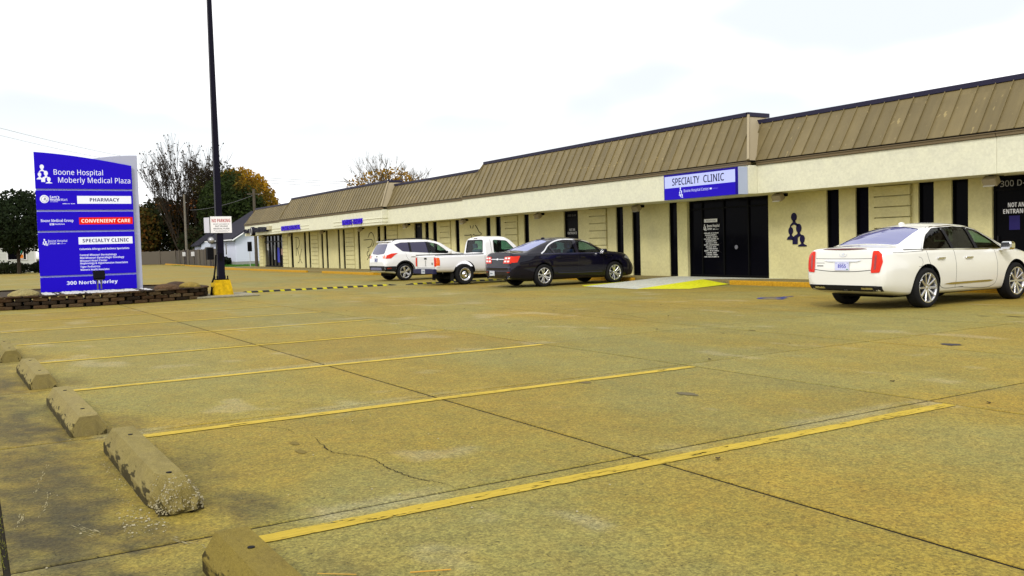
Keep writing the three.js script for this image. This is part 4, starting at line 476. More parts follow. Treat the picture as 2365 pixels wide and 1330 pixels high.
{ // ---- large white saloon
  const k = { sc: [1.065, 1.085], L: 5.13, halfW: 0.925, R: 0.352, tyreW: 0.245, track: 0.80, axles: [1.16, 3.997], arch: 0.405, wheel: 'multi', paint: M_white, beltR: 0.16, railR: 0.34,
    bot: [[0, 0.42], [0.06, 0.33], [0.3, 0.27], [0.8, 0.22], [4.3, 0.2], [4.9, 0.22], [5.13, 0.34]],
    top: [[0, 0.74], [0.015, 0.78], [0.035, 0.94], [0.055, 1.05], [0.085, 1.085], [0.14, 1.095], [0.45, 1.115], [0.62, 1.135], [0.95, 1.27], [1.3, 1.39], [1.65, 1.465], [2.0, 1.5], [2.4, 1.51], [2.8, 1.495], [3.1, 1.44], [3.5, 1.27], [3.88, 1.08], [4.1, 1.045], [4.6, 0.96], [4.9, 0.86], [5.05, 0.74], [5.13, 0.58]],
    rail: [[0, 0.7], [0.06, 1.03], [0.14, 1.065], [0.55, 1.085], [0.95, 1.2], [1.3, 1.315], [1.65, 1.39], [2.0, 1.425], [2.4, 1.44], [2.8, 1.42], [3.1, 1.365], [3.5, 1.2], [3.88, 1.03], [4.6, 0.91], [5.13, 0.54]],
    wrail: [[0, 0.5], [0.05, 0.68], [0.14, 0.72], [0.55, 0.735], [0.95, 0.69], [1.3, 0.645], [1.65, 0.615], [2.4, 0.61], [2.8, 0.615], [3.1, 0.63], [3.5, 0.69], [3.88, 0.75], [4.6, 0.7], [5.0, 0.55], [5.13, 0.35]],
    belt: [[0, 0.66], [0.04, 0.86], [0.1, 0.96], [0.3, 0.985], [1.2, 0.985], [2.5, 0.965], [3.9, 0.94], [4.6, 0.83], [5.13, 0.5]],
    wbelt: [[0, 0.6], [0.04, 0.76], [0.12, 0.81], [0.4, 0.85], [1.0, 0.875], [2.5, 0.875], [3.9, 0.87], [4.5, 0.83], [4.9, 0.72], [5.13, 0.4]],
    wmax: [[0, 0.66], [0.03, 0.78], [0.1, 0.84], [0.3, 0.885], [0.8, 0.92], [1.5, 0.922], [2.2, 0.915], [3.4, 0.92], [4.2, 0.915], [4.6, 0.885], [4.9, 0.79], [5.06, 0.62], [5.13, 0.42]],
    ymid: [[0, 0.58], [0.3, 0.72], [1.2, 0.76], [2.5, 0.72], [4.0, 0.72], [4.8, 0.62], [5.13, 0.48]],
    cabin: { range: [0.6, 3.86], floor: [[0.6, 1.02], [1.2, 1.02], [1.26, 0.36], [3.35, 0.36], [3.45, 0.9], [3.86, 0.93]] }, seats: [[1.62, 0.36, 0.5], [1.62, -0.36, 0.5], [2.55, 0.37, 0.5], [2.55, -0.37, 0.5]], steer: [3.12, 0.92, -0.38] };
  const tint = glass(lin(0.05, 0.07, 0.06)), clear = glass(lin(0.3, 0.48, 0.44));
  k.sideGlass = [{ pts: [[1.12, 1.035, 0.05], [1.98, 1.02, 0], [1.98, 1.405, 0], [1.75, 1.395, 0.2], [1.42, 1.27, 0.2]], mat: tint }, { pts: [[2.03, 1.02, 0], [2.72, 1.005, 0], [2.72, 1.405, 0], [2.4, 1.42, 0], [2.03, 1.407, 0]], mat: tint }, { pts: [[2.78, 1.005, 0], [3.62, 0.995, 0.06], [3.42, 1.15, 0.1], [3.08, 1.34, 0.2], [2.78, 1.4, 0]], mat: clear }];
  k.rearGlass = { pts: [[0.66, -0.64, 0.1], [0.66, 0.64, 0.1], [1.52, 0.52, 0.12], [1.52, -0.52, 0.12]], mode: 'top', a: 0.98, b: 1.7, mat: phys(lin(0.07, 0.08, 0.26), 0.03, { ior: 2.1, transmission: 0 }) };
  k.frontGlass = { pts: [[3.08, -0.52], [3.08, 0.52], [3.8, 0.66], [3.8, -0.66]], a: 0.95, b: 1.7, mat: glass(lin(0.5, 0.6, 0.58)) };
  k.details = (car, o) => {
    for (const sd of [1, -1]) { // tall tail lamps at the corners
      const zs = (z) => sd * z, P = [[zs(0.6), 0.65], [zs(0.615), 1.03], [zs(0.71), 1.03], [zs(0.775), 0.97], [zs(0.80), 0.84], [zs(0.76), 0.66]]; const tl = part('tail_light', drape(car, smoothPoly(sd > 0 ? P : P.reverse(), 0.14), 'rear', 0.014), M_red, o); part('lamp_core', drape(car, smoothPoly((sd > 0 ? [[0.655, 0.7], [0.665, 0.96], [0.70, 0.96], [0.695, 0.72]] : [[-0.655, 0.7], [-0.695, 0.72], [-0.70, 0.96], [-0.665, 0.96]]), 0.2), 'rear', 0.0165), M_redDark, tl);
      part('exhaust_trim', drape(car, smoothPoly([[sd * 0.62, 0.36], [sd * 0.62, 0.395], [sd * 0.38, 0.395], [sd * 0.38, 0.36]], 0.2), 'rear', 0.006), M_chrome, o);
    }
    part('brake_light', drape(car, smoothPoly([[-0.5, 1.062], [0, 1.048], [0.5, 1.062], [0.38, 1.078], [0, 1.08], [-0.38, 1.078]], 0.2), 'rear', 0.012), phys(lin(0.09, 0.008, 0.008), 0.15), o);
    part('trunk_seam', merge([strip(car, [[-0.61, 0.7], [-0.3, 0.675], [0, 0.668], [0.3, 0.675], [0.61, 0.7]], 0.01, 'rear', 0.003), strip(car, [[-0.6, 0.9], [-0.3, 0.895], [0.3, 0.895], [0.6, 0.9]], 0.006, 'rear', 0.003)]), M_seam, o);
    part('chrome_bar', (() => { const g = drape(car, smoothPoly([[-0.4, 0.868], [-0.3, 0.845], [0.3, 0.845], [0.4, 0.868], [0.36, 0.878], [-0.36, 0.878]], 0.12), 'rear', 0.022); return g; })(), M_chrome, o);
    part('badge', merge([strip(car, [[-0.075, 0.985], [-0.07, 0.955], [0, 0.935], [0.07, 0.955], [0.075, 0.985]], 0.012, 'rear', 0.01), drape(car, [[-0.03, 0.965], [0.03, 0.965], [0.022, 0.995], [-0.022, 0.995]], 'rear', 0.01)]), M_chrome, o);
    part('model_lettering', merge([drape(car, [[-0.56, 0.76], [-0.42, 0.76], [-0.42, 0.775], [-0.56, 0.775]], 'rear', 0.004), drape(car, [[-0.58, 0.815], [-0.4, 0.815], [-0.4, 0.822], [-0.58, 0.822]], 'rear', 0.004)]), M_seam, o);
    part('rear_valance', drape(car, smoothPoly([[-0.76, 0.325], [-0.78, 0.43], [0.78, 0.43], [0.76, 0.325]], 0.1), 'rear', 0.006), M_plastic, o);
    plate(car, o, 0, 0.765, '8955');
    seams(car, o, [[[1.18, 1.0], [1.22, 0.8], [1.5, 0.45], [1.62, 0.34], [2.3, 0.32]], [[2.0, 1.0], [2.02, 0.7], [2.04, 0.33]], [[3.3, 0.99], [3.34, 0.6], [3.3, 0.33], [2.04, 0.32]], [[0.28, 0.99], [0.5, 0.99], [1.1, 1.0]]], 0.008);
    for (const sd of [1, -1]) part('window_trim', merge([strip(car, [[1.06, 1.022], [1.6, 1.015], [2.6, 0.995], [3.65, 0.985]], 0.022, 'side', 0.004, sd), strip(car, [[1.06, 1.022], [1.4, 1.29], [1.72, 1.412], [2.0, 1.425], [2.4, 1.436], [2.8, 1.415], [3.1, 1.355], [3.45, 1.16], [3.66, 0.99]], 0.018, 'side', 0.004, sd)]), M_chrome, o);
    for (const sd of [1, -1]) part('sill_trim', drape(car, smoothPoly([[1.65, 0.395], [1.9, 0.375], [3.1, 0.378], [3.25, 0.4], [3.1, 0.415], [1.9, 0.415]], 0.15), 'side', 0.008, sd), M_chrome, o);
    bothSides(car, o, 'pillar_trim', [[1.965, 1.02, 0], [2.045, 1.02, 0], [2.045, 1.41, 0], [1.965, 1.408, 0]], 0.003, M_plastic); bothSides(car, o, 'pillar_trim', [[2.705, 1.005, 0], [2.795, 1.005, 0], [2.795, 1.405, 0], [2.705, 1.41, 0]], 0.003, M_plastic);
    part('fuel_cap', strip(car, [[0.92, 0.9], [0.99, 0.88], [1.02, 0.81], [0.98, 0.735], [0.9, 0.73]], 0.005, 'side', 0.002, 1), M_seam, o);
    handle(car, o, 1.55, 0.86, M_chrome, 0.22); handle(car, o, 2.42, 0.85, M_chrome, 0.22); mirrors(car, o, 3.5, 0.97, M_chrome);
    part('roof_aerial', (() => { const g = new THREE.SphereGeometry(0.07, 12, 8); g.scale(1.3, 0.55, 0.45); g.translate(1.72, 1.485, 0); return g; })(), M_white, o);
    for (const sd of [1, -1]) part('headlight', drape(car, smoothPoly([[4.42, 0.8], [4.9, 0.66], [4.98, 0.74], [4.62, 0.88]], 0.2), 'side', 0.004, sd), M_clear, o);
    part('grille', drape(car, smoothPoly([[-0.4, 0.4], [-0.42, 0.68], [0.42, 0.68], [0.4, 0.4]], 0.1), 'front', 0.006), M_chrome, o);
  };
  buildCar(k, 'white_sedan', 'large pearl white sedan with tall red tail lights parked by the blue family emblem', 'car', [-11.27, 0, -15.55]);
}
{ // ---- dark navy saloon
  const k = { L: 5.15, halfW: 0.965, R: 0.35, tyreW: 0.245, track: 0.835, axles: [1.2, 4.07], arch: 0.395, wheel: 'twin', paint: M_navy, beltR: 0.13, railR: 0.34,
    bot: [[0, 0.4], [0.06, 0.3], [0.3, 0.25], [0.8, 0.21], [4.3, 0.19], [4.9, 0.21], [5.15, 0.32]],
    top: [[0, 0.7], [0.02, 0.78], [0.05, 0.96], [0.075, 1.06], [0.1, 1.095], [0.16, 1.1], [0.42, 1.11], [0.62, 1.13], [0.95, 1.26], [1.35, 1.4], [1.75, 1.5], [2.1, 1.535], [2.5, 1.54], [2.9, 1.51], [3.2, 1.44], [3.6, 1.24], [3.92, 1.1], [4.15, 1.075], [4.65, 1.0], [4.9, 0.9], [5.08, 0.74], [5.15, 0.55]],
    rail: [[0, 0.66], [0.08, 1.04], [0.16, 1.07], [0.55, 1.085], [0.95, 1.2], [1.35, 1.33], [1.75, 1.425], [2.1, 1.465], [2.5, 1.47], [2.9, 1.44], [3.2, 1.37], [3.6, 1.17], [3.92, 1.05], [4.65, 0.95], [5.15, 0.5]],
    wrail: [[0, 0.52], [0.06, 0.7], [0.16, 0.74], [0.55, 0.76], [0.95, 0.71], [1.35, 0.665], [1.75, 0.635], [2.5, 0.63], [2.9, 0.635], [3.2, 0.655], [3.6, 0.72], [3.92, 0.78], [4.65, 0.74], [5.0, 0.6], [5.15, 0.38]],
    belt: [[0, 0.62], [0.05, 0.88], [0.12, 0.98], [0.35, 1.0], [1.3, 1.005], [2.5, 0.985], [3.9, 0.96], [4.6, 0.87], [5.15, 0.46]],
    wbelt: [[0, 0.62], [0.05, 0.78], [0.12, 0.83], [0.4, 0.875], [1.0, 0.905], [2.5, 0.905], [3.9, 0.9], [4.5, 0.87], [4.9, 0.76], [5.15, 0.42]],
    wmax: [[0, 0.68], [0.03, 0.8], [0.1, 0.87], [0.3, 0.92], [0.8, 0.96], [1.5, 0.962], [2.2, 0.945], [3.4, 0.955], [4.2, 0.955], [4.6, 0.925], [4.9, 0.83], [5.08, 0.66], [5.15, 0.45]],
    ymid: [[0, 0.55], [0.3, 0.72], [1.2, 0.78], [2.5, 0.74], [4.0, 0.76], [4.8, 0.62], [5.15, 0.44]],
    cabin: { range: [0.62, 3.9], floor: [[0.62, 1.02], [1.25, 1.02], [1.31, 0.36], [3.4, 0.36], [3.5, 0.92], [3.9, 0.95]] }, seats: [[1.72, 0.38, 0.52], [1.72, -0.38, 0.52], [2.65, 0.38, 0.52], [2.65, -0.38, 0.52]], seatMat: M_seatGrey, steer: [3.2, 0.94, -0.38] };
  const mid = glass(lin(0.16, 0.26, 0.42)), clear = glass(lin(0.3, 0.5, 0.56));
  k.sideGlass = [{ pts: [[1.2, 1.05, 0.05], [1.62, 1.04, 0], [1.5, 1.24, 0.05]], mat: mid }, { pts: [[1.68, 1.04, 0], [2.52, 1.025, 0.05], [2.5, 1.42, 0.12], [2.1, 1.435, 0.1], [1.8, 1.37, 0.15], [1.58, 1.26, 0]], mat: mid }, { pts: [[2.62, 1.025, 0.05], [3.6, 1.01, 0.06], [3.4, 1.16, 0.1], [3.1, 1.34, 0.2], [2.64, 1.43, 0.1]], mat: clear }];
  k.rearGlass = { pts: [[0.7, -0.68, 0.1], [0.7, 0.68, 0.1], [1.62, 0.55, 0.12], [1.62, -0.55, 0.12]], mode: 'top', a: 0.98, b: 1.7, mat: phys(lin(0.10, 0.13, 0.36), 0.03, { ior: 2.2 }) };
  k.frontGlass = { pts: [[3.2, -0.56], [3.2, 0.56], [3.86, 0.7], [3.86, -0.7]], a: 0.95, b: 1.7, mat: glass(lin(0.5, 0.6, 0.6)) };
  k.details = (car, o) => {
    for (const sd of [1, -1]) {
      const z = (v) => sd * v, T = [[z(0.36), 0.76], [z(0.42), 0.965], [z(0.83), 0.985], [z(0.85), 0.84], [z(0.8), 0.76]]; const tl = part('tail_light', drape(car, smoothPoly(sd > 0 ? T : T.reverse(), 0.1), 'rear', 0.012), M_red, o); part('tail_light_side', drape(car, smoothPoly([[0.06, 0.78], [0.05, 0.97], [0.34, 0.985], [0.22, 0.79]], 0.1), 'side', 0.01, sd), M_red, o);
      for (const [a, b, c, d] of [[0.45, 0.58, 0.895, 0.945], [0.62, 0.74, 0.895, 0.945], [0.41, 0.55, 0.8, 0.85], [0.59, 0.72, 0.8, 0.85]]) { const q = [[z(a), c], [z(a + 0.02), d], [z(b + 0.015), d], [z(b), c]]; part('reversing_lens', drape(car, smoothPoly(sd > 0 ? q : q.reverse(), 0.15), 'rear', 0.0155), M_clear, tl); }
      part('reflector', drape(car, smoothPoly([[z(0.6), 0.475], [z(0.6), 0.505], [z(0.74), 0.505], [z(0.74), 0.475]], 0.2), 'rear', 0.008), M_redDark, o);
      part('tailpipe', (() => { const g = new THREE.CylinderGeometry(0.058, 0.058, 0.2, 20, 1, true); g.rotateZ(Math.PI / 2); g.scale(1, 0.75, 1.25); g.translate(0.09, 0.32, z(0.6)); return g; })(), M_chrome, o);
    }
    part('chrome_bar', drape(car, smoothPoly([[-0.42, 0.878], [-0.42, 0.9], [0.42, 0.9], [0.42, 0.878]], 0.1), 'rear', 0.015), M_chrome, o);
    part('oval_badge', drape(car, ell(0, 0.889, 0.07, 0.03), 'rear', 0.02), M_chrome, o);
    part('bumper_line', merge([strip(car, [[-0.78, 0.655], [-0.4, 0.64], [0.4, 0.64], [0.78, 0.655]], 0.012, 'rear', 0.004), strip(car, [[-0.78, 0.535], [0, 0.525], [0.78, 0.535]], 0.01, 'rear', 0.004)]), std(lin(0.12, 0.12, 0.2), 0.4), o);
    part('spoiler', drape(car, smoothPoly([[0.09, -0.66], [0.09, 0.66], [0.2, 0.68], [0.2, -0.68]], 0.1), 'top', 0.016), M_navy, o);
    plate(car, o, -0.32, 0.45, '', 0.31, 0.155, '#c8ccd2', '#506070');
    seams(car, o, [[[1.3, 1.0], [1.36, 0.8], [1.6, 0.45], [1.72, 0.34], [2.3, 0.32]], [[2.58, 1.0], [2.56, 0.7], [2.56, 0.33]], [[3.55, 0.98], [3.6, 0.6], [3.52, 0.33], [2.56, 0.32]]], 0.007);
    for (const sd of [1, -1]) { part('window_trim', strip(car, [[1.14, 1.035], [1.3, 1.12], [1.5, 1.275], [1.78, 1.395], [2.1, 1.455], [2.5, 1.455], [2.9, 1.425], [3.2, 1.345], [3.5, 1.165], [3.68, 1.02]], 0.032, 'side', 0.005, sd), M_chrome, o); part('waist_trim', strip(car, [[1.14, 1.032], [2.0, 1.02], [3.6, 0.995]], 0.012, 'side', 0.004, sd), std(lin(0.05, 0.05, 0.1), 0.3), o); part('fender_vent', merge([strip(car, [[3.72, 0.9], [3.98, 0.905], [4.05, 0.93]], 0.014, 'side', 0.006, sd), strip(car, [[3.72, 0.9], [3.73, 0.84], [3.93, 0.845], [4.05, 0.93]], 0.014, 'side', 0.006, sd)]), M_chrome, o); part('sill_line', strip(car, [[1.75, 0.42], [2.6, 0.4], [3.55, 0.4]], 0.02, 'side', 0.006, sd), std(lin(0.03, 0.03, 0.08), 0.3), o); }
    handle(car, o, 1.75, 0.9, M_navy); handle(car, o, 2.75, 0.88, M_navy); mirrors(car, o, 3.52, 0.98, M_navy);
    for (const sd of [1, -1]) part('headlight', drape(car, smoothPoly([[4.5, 0.82], [4.92, 0.7], [5.0, 0.8], [4.62, 0.9]], 0.2), 'side', 0.004, sd), phys(lin(0.2, 0.2, 0.2), 0.1), o);
    part('roof_aerial', (() => { const g = new THREE.SphereGeometry(0.06, 12, 8); g.scale(1.4, 0.5, 0.45); g.translate(1.8, 1.515, 0); return g; })(), M_navy, o);
  };
  buildCar(k, 'navy_sedan', 'glossy dark navy sedan with silver twin-spoke wheels beside the white ramp', 'car', [-25.4, 0, -16.2]);
}
{ // ---- white pickup truck
  const k = { L: 4.9, halfW: 0.87, R: 0.36, tyreW: 0.24, track: 0.755, axles: [1.14, 4.0], arch: 0.45, archUp: 0.03, wheel: 'steel', paint: M_whiteCool, beltR: 0.12, railR: 0.3, denseAt: [[1.9, 2.2, 22]],
    bot: [[0, 0.5], [0.1, 0.46], [0.6, 0.44], [2, 0.4], [4.3, 0.38], [4.9, 0.45]],
    top: [[0, 1.02], [0.02, 1.04], [1.97, 1.05], [2.0, 1.08], [2.03, 1.3], [2.07, 1.56], [2.13, 1.64], [2.3, 1.67], [2.9, 1.67], [3.1, 1.62], [3.5, 1.3], [3.72, 1.12], [3.9, 1.1], [4.6, 1.03], [4.8, 0.95], [4.9, 0.75]],
    rail: [[0, 1.0], [1.97, 1.03], [2.0, 1.06], [2.03, 1.27], [2.07, 1.52], [2.13, 1.58], [2.3, 1.61], [2.9, 1.61], [3.1, 1.55], [3.5, 1.24], [3.72, 1.07], [4.6, 0.98], [4.9, 0.7]],
    wrail: [[0, 0.80], [1.97, 0.815], [2.02, 0.76], [2.1, 0.69], [2.3, 0.665], [2.9, 0.66], [3.1, 0.67], [3.5, 0.73], [3.72, 0.78], [4.6, 0.75], [4.9, 0.6]],
    belt: [[0, 0.97], [1.97, 0.99], [2.3, 1.0], [3.7, 0.99], [4.6, 0.92], [4.9, 0.66]],
    wbelt: [[0, 0.815], [0.05, 0.83], [1.0, 0.84], [3.7, 0.835], [4.5, 0.81], [4.9, 0.7]],
    wmax: [[0, 0.825], [0.04, 0.85], [0.3, 0.865], [2.0, 0.868], [4.2, 0.865], [4.7, 0.82], [4.9, 0.72]],
    ymid: [[0, 0.72], [2, 0.74], [4.0, 0.75], [4.9, 0.6]],
    cabin: { range: [2.1, 3.68], floor: [[2.1, 0.5], [3.2, 0.5], [3.3, 0.95], [3.68, 0.98]] }, boxes: [[0.06, 1.9, 0.62, 1.4, -0.74, 0.74]], boxMat: M_whiteCool, seats: [[2.42, 0.36, 0.56, -0.06], [2.42, -0.36, 0.56, -0.06]], seatMat: std(lin(0.09, 0.12, 0.14), 0.9), steer: [3.0, 1.05, -0.36] };
  const teal = glass(lin(0.35, 0.62, 0.66));
  k.sideGlass = [{ pts: [[2.38, 1.06, 0.1], [3.42, 1.05, 0.06], [3.2, 1.28, 0.1], [2.98, 1.5, 0.2], [2.42, 1.53, 0.12]], mat: teal }];
  k.rearGlass = { pts: [[-0.62, 1.1, 0.1], [-0.555, 1.51, 0.12], [0.555, 1.51, 0.12], [0.62, 1.1, 0.1]], mode: 'rear', a: 1.85, b: 2.35, mat: teal };
  k.frontGlass = { pts: [[3.1, -0.57], [3.1, 0.57], [3.62, 0.68], [3.62, -0.68]], a: 1.0, b: 1.8, mat: teal };
  k.details = (car, o) => {
    // rear window of the cab stands on the sloping back panel
    const last = o.children.find((c) => c.name === 'rear_window'); if (last) { const p = last.geometry.attributes.position; for (let i = 0; i < p.count; i++) { const y = p.getY(i); p.setX(i, 2.012 + (y - 1.08) * 0.115); } last.geometry.computeVertexNormals(); }
    part('window_frame', (() => { const outer = smoothPoly([[-0.655, 1.075], [-0.58, 1.545], [0.58, 1.545], [0.655, 1.075]], 0.1), inner = smoothPoly([[-0.615, 1.105], [-0.55, 1.505], [0.55, 1.505], [0.615, 1.105]], 0.12), sh = poly(outer); sh.holes.push(poly(inner)); const g = new THREE.ShapeGeometry(sh, 6); const p = g.attributes.position; for (let i = 0; i < p.count; i++) { const z = p.getX(i), y = p.getY(i); p.setXYZ(i, 2.0 + (y - 1.08) * 0.115, y, z); } g.computeVertexNormals(); return g; })(), M_plastic, o);
    part('high_brake_light', rbox(2.075, 2.1, 1.575, 1.61, -0.14, 0.14, 0.01), phys(lin(0.05, 0.004, 0.004), 0.2), o);
    for (const sd of [1, -1]) { part('bed_rail', rbox(0.0, 1.96, 1.035, 1.065, sd > 0 ? 0.74 : -0.815, sd > 0 ? 0.815 : -0.74, 0.012), M_plastic, o); const z = (v) => sd * v, T = [[z(0.7), 0.66], [z(0.7), 0.97], [z(0.82), 0.97], [z(0.84), 0.66]]; const tl = part('tail_light', drape(car, smoothPoly(sd > 0 ? T : T.reverse(), 0.12), 'rear', 0.014), M_red, o); part('tail_light_side', drape(car, smoothPoly([[-0.012, 0.66], [-0.012, 0.97], [0.12, 0.96], [0.145, 0.85], [0.13, 0.66]].map(([a, b]) => [Math.max(0.002, a), b]), 0.15), 'side', 0.012, sd), M_orange, o); part('reversing_lens', drape(car, smoothPoly([[0.004, 0.635], [0.004, 0.685], [0.13, 0.685], [0.125, 0.635]], 0.15), 'side', 0.015, sd), M_clear, o); }
    part('tailgate_seam', merge([strip(car, [[-0.69, 0.55], [-0.69, 1.0]], 0.014, 'rear', 0.003), strip(car, [[0.69, 0.55], [0.69, 1.0]], 0.014, 'rear', 0.003), strip(car, [[-0.69, 0.61], [0.69, 0.61]], 0.012, 'rear', 0.003)]), M_seam, o);
    part('tailgate_handle', drape(car, smoothPoly([[-0.1, 0.9], [-0.1, 0.96], [0.1, 0.96], [0.1, 0.9]], 0.15), 'rear', 0.01), M_plastic, o);
    part('ribbon_sticker', merge([strip(car, [[-0.04, 0.66], [0.03, 0.8], [0.02, 0.85], [-0.02, 0.85], [-0.03, 0.8], [0.04, 0.66]], 0.016, 'rear', 0.004)]), M_plastic, o); part('badge', merge([drape(car, [[0.46, 0.76], [0.6, 0.76], [0.6, 0.785], [0.46, 0.785]], 'rear', 0.006), drape(car, [[0.48, 0.715], [0.6, 0.715], [0.6, 0.74], [0.48, 0.74]], 'rear', 0.006)]), M_plastic, o);
    part('rear_bumper', (() => { const g = rbox(-0.12, 0.02, 0.4, 0.575, -0.83, 0.83, 0.03, 3); return g; })(), std(lin(0.02, 0.02, 0.06), 0.5), o); part('bumper_step', box(-0.11, 0.0, 0.576, 0.58, -0.5, 0.5), M_plastic, o);
    { const t = canvasTex(256, 128, (g, W, H) => { g.fillStyle = '#b8bcc4'; g.fillRect(0, 0, W, H); g.fillStyle = '#4a5870'; marks(g, 24, 232, 92, 60, 12); }); const f = new THREE.PlaneGeometry(0.3, 0.15); f.rotateY(-Math.PI / 2); f.translate(-0.1245, 0.49, 0.02); part('number_plate', f, signMat(t), o); }
    for (const sd of [1, -1]) { part('body_crease', strip(car, [[0.02, 0.635], [0.68, 0.635]], 0.016, 'side', 0.004, sd), M_whiteCool, o); part('wheel_lip', strip(car, [...Array(13)].map((_, i) => { const a = Math.PI * (i / 12); return [1.14 - 0.47 * Math.cos(a), 0.40 + 0.45 * Math.sin(a)]; }), 0.035, 'side', 0.012, sd), M_whiteCool, o); }
    seams(car, o, [[[2.3, 1.55], [2.3, 1.0], [2.34, 0.45]], [[1.985, 1.0], [1.985, 0.42]], [[3.45, 1.0], [3.45, 0.45]]], 0.012); handle(car, o, 2.5, 0.93, M_plastic); mirrors(car, o, 3.3, 1.02, M_plastic);
    part('mud_flap', merge([box(0.66, 0.68, 0.14, 0.42, 0.6, 0.84), box(0.66, 0.68, 0.14, 0.42, -0.84, -0.6)]), M_rubberFlap, o);
  };
  buildCar(k, 'pickup_truck', 'white pickup truck with open bed and ribbon sticker on its tailgate', 'pickup truck', [-29.66, 0, -15.6]);
}
{ // ---- compact white SUV
  const k = { L: 4.52, halfW: 0.92, R: 0.35, tyreW: 0.235, track: 0.79, axles: [0.92, 3.61], arch: 0.41, wheel: 'five', paint: M_whiteCool, beltR: 0.16, railR: 0.36,
    bot: [[0, 0.46], [0.06, 0.38], [0.4, 0.3], [1, 0.24], [3.9, 0.23], [4.35, 0.27], [4.52, 0.38]],
    top: [[0, 0.82], [0.02, 0.9], [0.06, 1.04], [0.1, 1.12], [0.2, 1.33], [0.3, 1.52], [0.34, 1.575], [0.4, 1.605], [0.7, 1.645], [1.2, 1.675], [1.8, 1.68], [2.3, 1.655], [2.7, 1.57], [3.1, 1.36], [3.45, 1.16], [3.7, 1.11], [4.1, 1.03], [4.35, 0.9], [4.47, 0.74], [4.52, 0.6]],
    rail: [[0, 0.78], [0.1, 1.08], [0.2, 1.28], [0.3, 1.45], [0.4, 1.53], [0.7, 1.575], [1.2, 1.605], [1.8, 1.61], [2.3, 1.585], [2.7, 1.5], [3.1, 1.29], [3.45, 1.1], [4.1, 0.98], [4.52, 0.55]],
    wrail: [[0, 0.6], [0.06, 0.72], [0.12, 0.75], [0.3, 0.69], [0.5, 0.655], [1.2, 0.645], [2.3, 0.645], [2.7, 0.66], [3.1, 0.7], [3.45, 0.75], [4.1, 0.7], [4.52, 0.42]],
    belt: [[0, 0.74], [0.05, 0.95], [0.12, 1.04], [0.5, 1.1], [1.5, 1.06], [2.8, 1.01], [3.5, 0.98], [4.2, 0.86], [4.52, 0.5]],
    wbelt: [[0, 0.68], [0.05, 0.8], [0.2, 0.845], [0.6, 0.865], [1.5, 0.865], [3.3, 0.865], [4.0, 0.82], [4.35, 0.68], [4.52, 0.45]],
    wmax: [[0, 0.72], [0.03, 0.83], [0.12, 0.88], [0.4, 0.912], [1, 0.92], [3.6, 0.918], [4.1, 0.87], [4.35, 0.74], [4.52, 0.48]],
    ymid: [[0, 0.66], [0.3, 0.78], [1, 0.8], [3.6, 0.76], [4.52, 0.46]],
    cabin: { range: [0.26, 3.42], floor: [[0.26, 0.95], [0.9, 0.95], [0.96, 0.42], [2.85, 0.42], [2.95, 0.98], [3.42, 1.02]] }, seats: [[1.25, 0.36, 0.5, -0.06], [1.25, -0.36, 0.5, -0.06], [2.15, 0.36, 0.5, -0.08], [2.15, -0.36, 0.5, -0.08]], steer: [2.75, 1.05, -0.36] };
  const dark = phys(lin(0.012, 0.008, 0.05), 0.05, { ior: 1.6 }), clear = glass(lin(0.4, 0.66, 0.7));
  k.sideGlass = [{ pts: [[0.52, 1.47, 0.15], [0.85, 1.18, 0.2], [1.2, 1.15, 0], [1.2, 1.55, 0], [0.85, 1.545, 0]], mat: dark }, { pts: [[1.26, 1.145, 0], [2.06, 1.09, 0], [2.02, 1.555, 0], [1.26, 1.55, 0]], mat: dark }, { pts: [[2.14, 1.085, 0], [3.05, 1.04, 0.06], [2.85, 1.24, 0.1], [2.55, 1.46, 0.2], [2.12, 1.55, 0.1]], mat: clear }];
  k.rearGlass = null;
  k.frontGlass = { pts: [[2.72, -0.56], [2.72, 0.56], [3.36, 0.7], [3.36, -0.7]], a: 1.0, b: 1.8, mat: glass(lin(0.5, 0.65, 0.66)) };
  k.details = (car, o) => {
    part('rear_window', drape(car, smoothPoly([[-0.66, 1.1, 0.2], [-0.58, 1.5, 0.15], [0.58, 1.5, 0.15], [0.66, 1.1, 0.2], [0, 1.07, 0]], 0.2), 'rear', 0.006), phys(lin(0.02, 0.02, 0.09), 0.05, { ior: 1.7 }), o);
    bothSides(car, o, 'pillar_trim', [[1.185, 1.15, 0], [1.275, 1.145, 0], [1.275, 1.555, 0], [1.185, 1.555, 0]], 0.003, M_plastic); bothSides(car, o, 'pillar_trim', [[2.045, 1.09, 0], [2.155, 1.085, 0], [2.135, 1.553, 0], [2.005, 1.558, 0]], 0.003, M_plastic);
    part('roof_spoiler', rbox(0.27, 0.5, 1.575, 1.608, -0.57, 0.57, 0.014, 2), M_whiteCool, o);
    for (const sd of [1, -1]) { part('tail_light', drape(car, smoothPoly([[0.03, 0.91], [0.05, 1.02], [0.34, 1.115], [0.62, 1.125], [0.46, 1.04], [0.3, 0.92]], 0.12), 'side', 0.014, sd), M_red, o); const z = (v) => sd * v, T = [[z(0.62), 0.93], [z(0.66), 1.05], [z(0.8), 1.04], [z(0.82), 0.92]]; part('tail_light_inner', drape(car, smoothPoly(sd > 0 ? T : T.reverse(), 0.15), 'rear', 0.013), M_orange, o);
      part('roof_rail', tube([[0.5, 1.6, sd * 0.62], [0.6, 1.655, sd * 0.61], [1.2, 1.7, sd * 0.6], [2.1, 1.69, sd * 0.6], [2.45, 1.63, sd * 0.61]], 0.018, 30, 6), M_plastic, o);
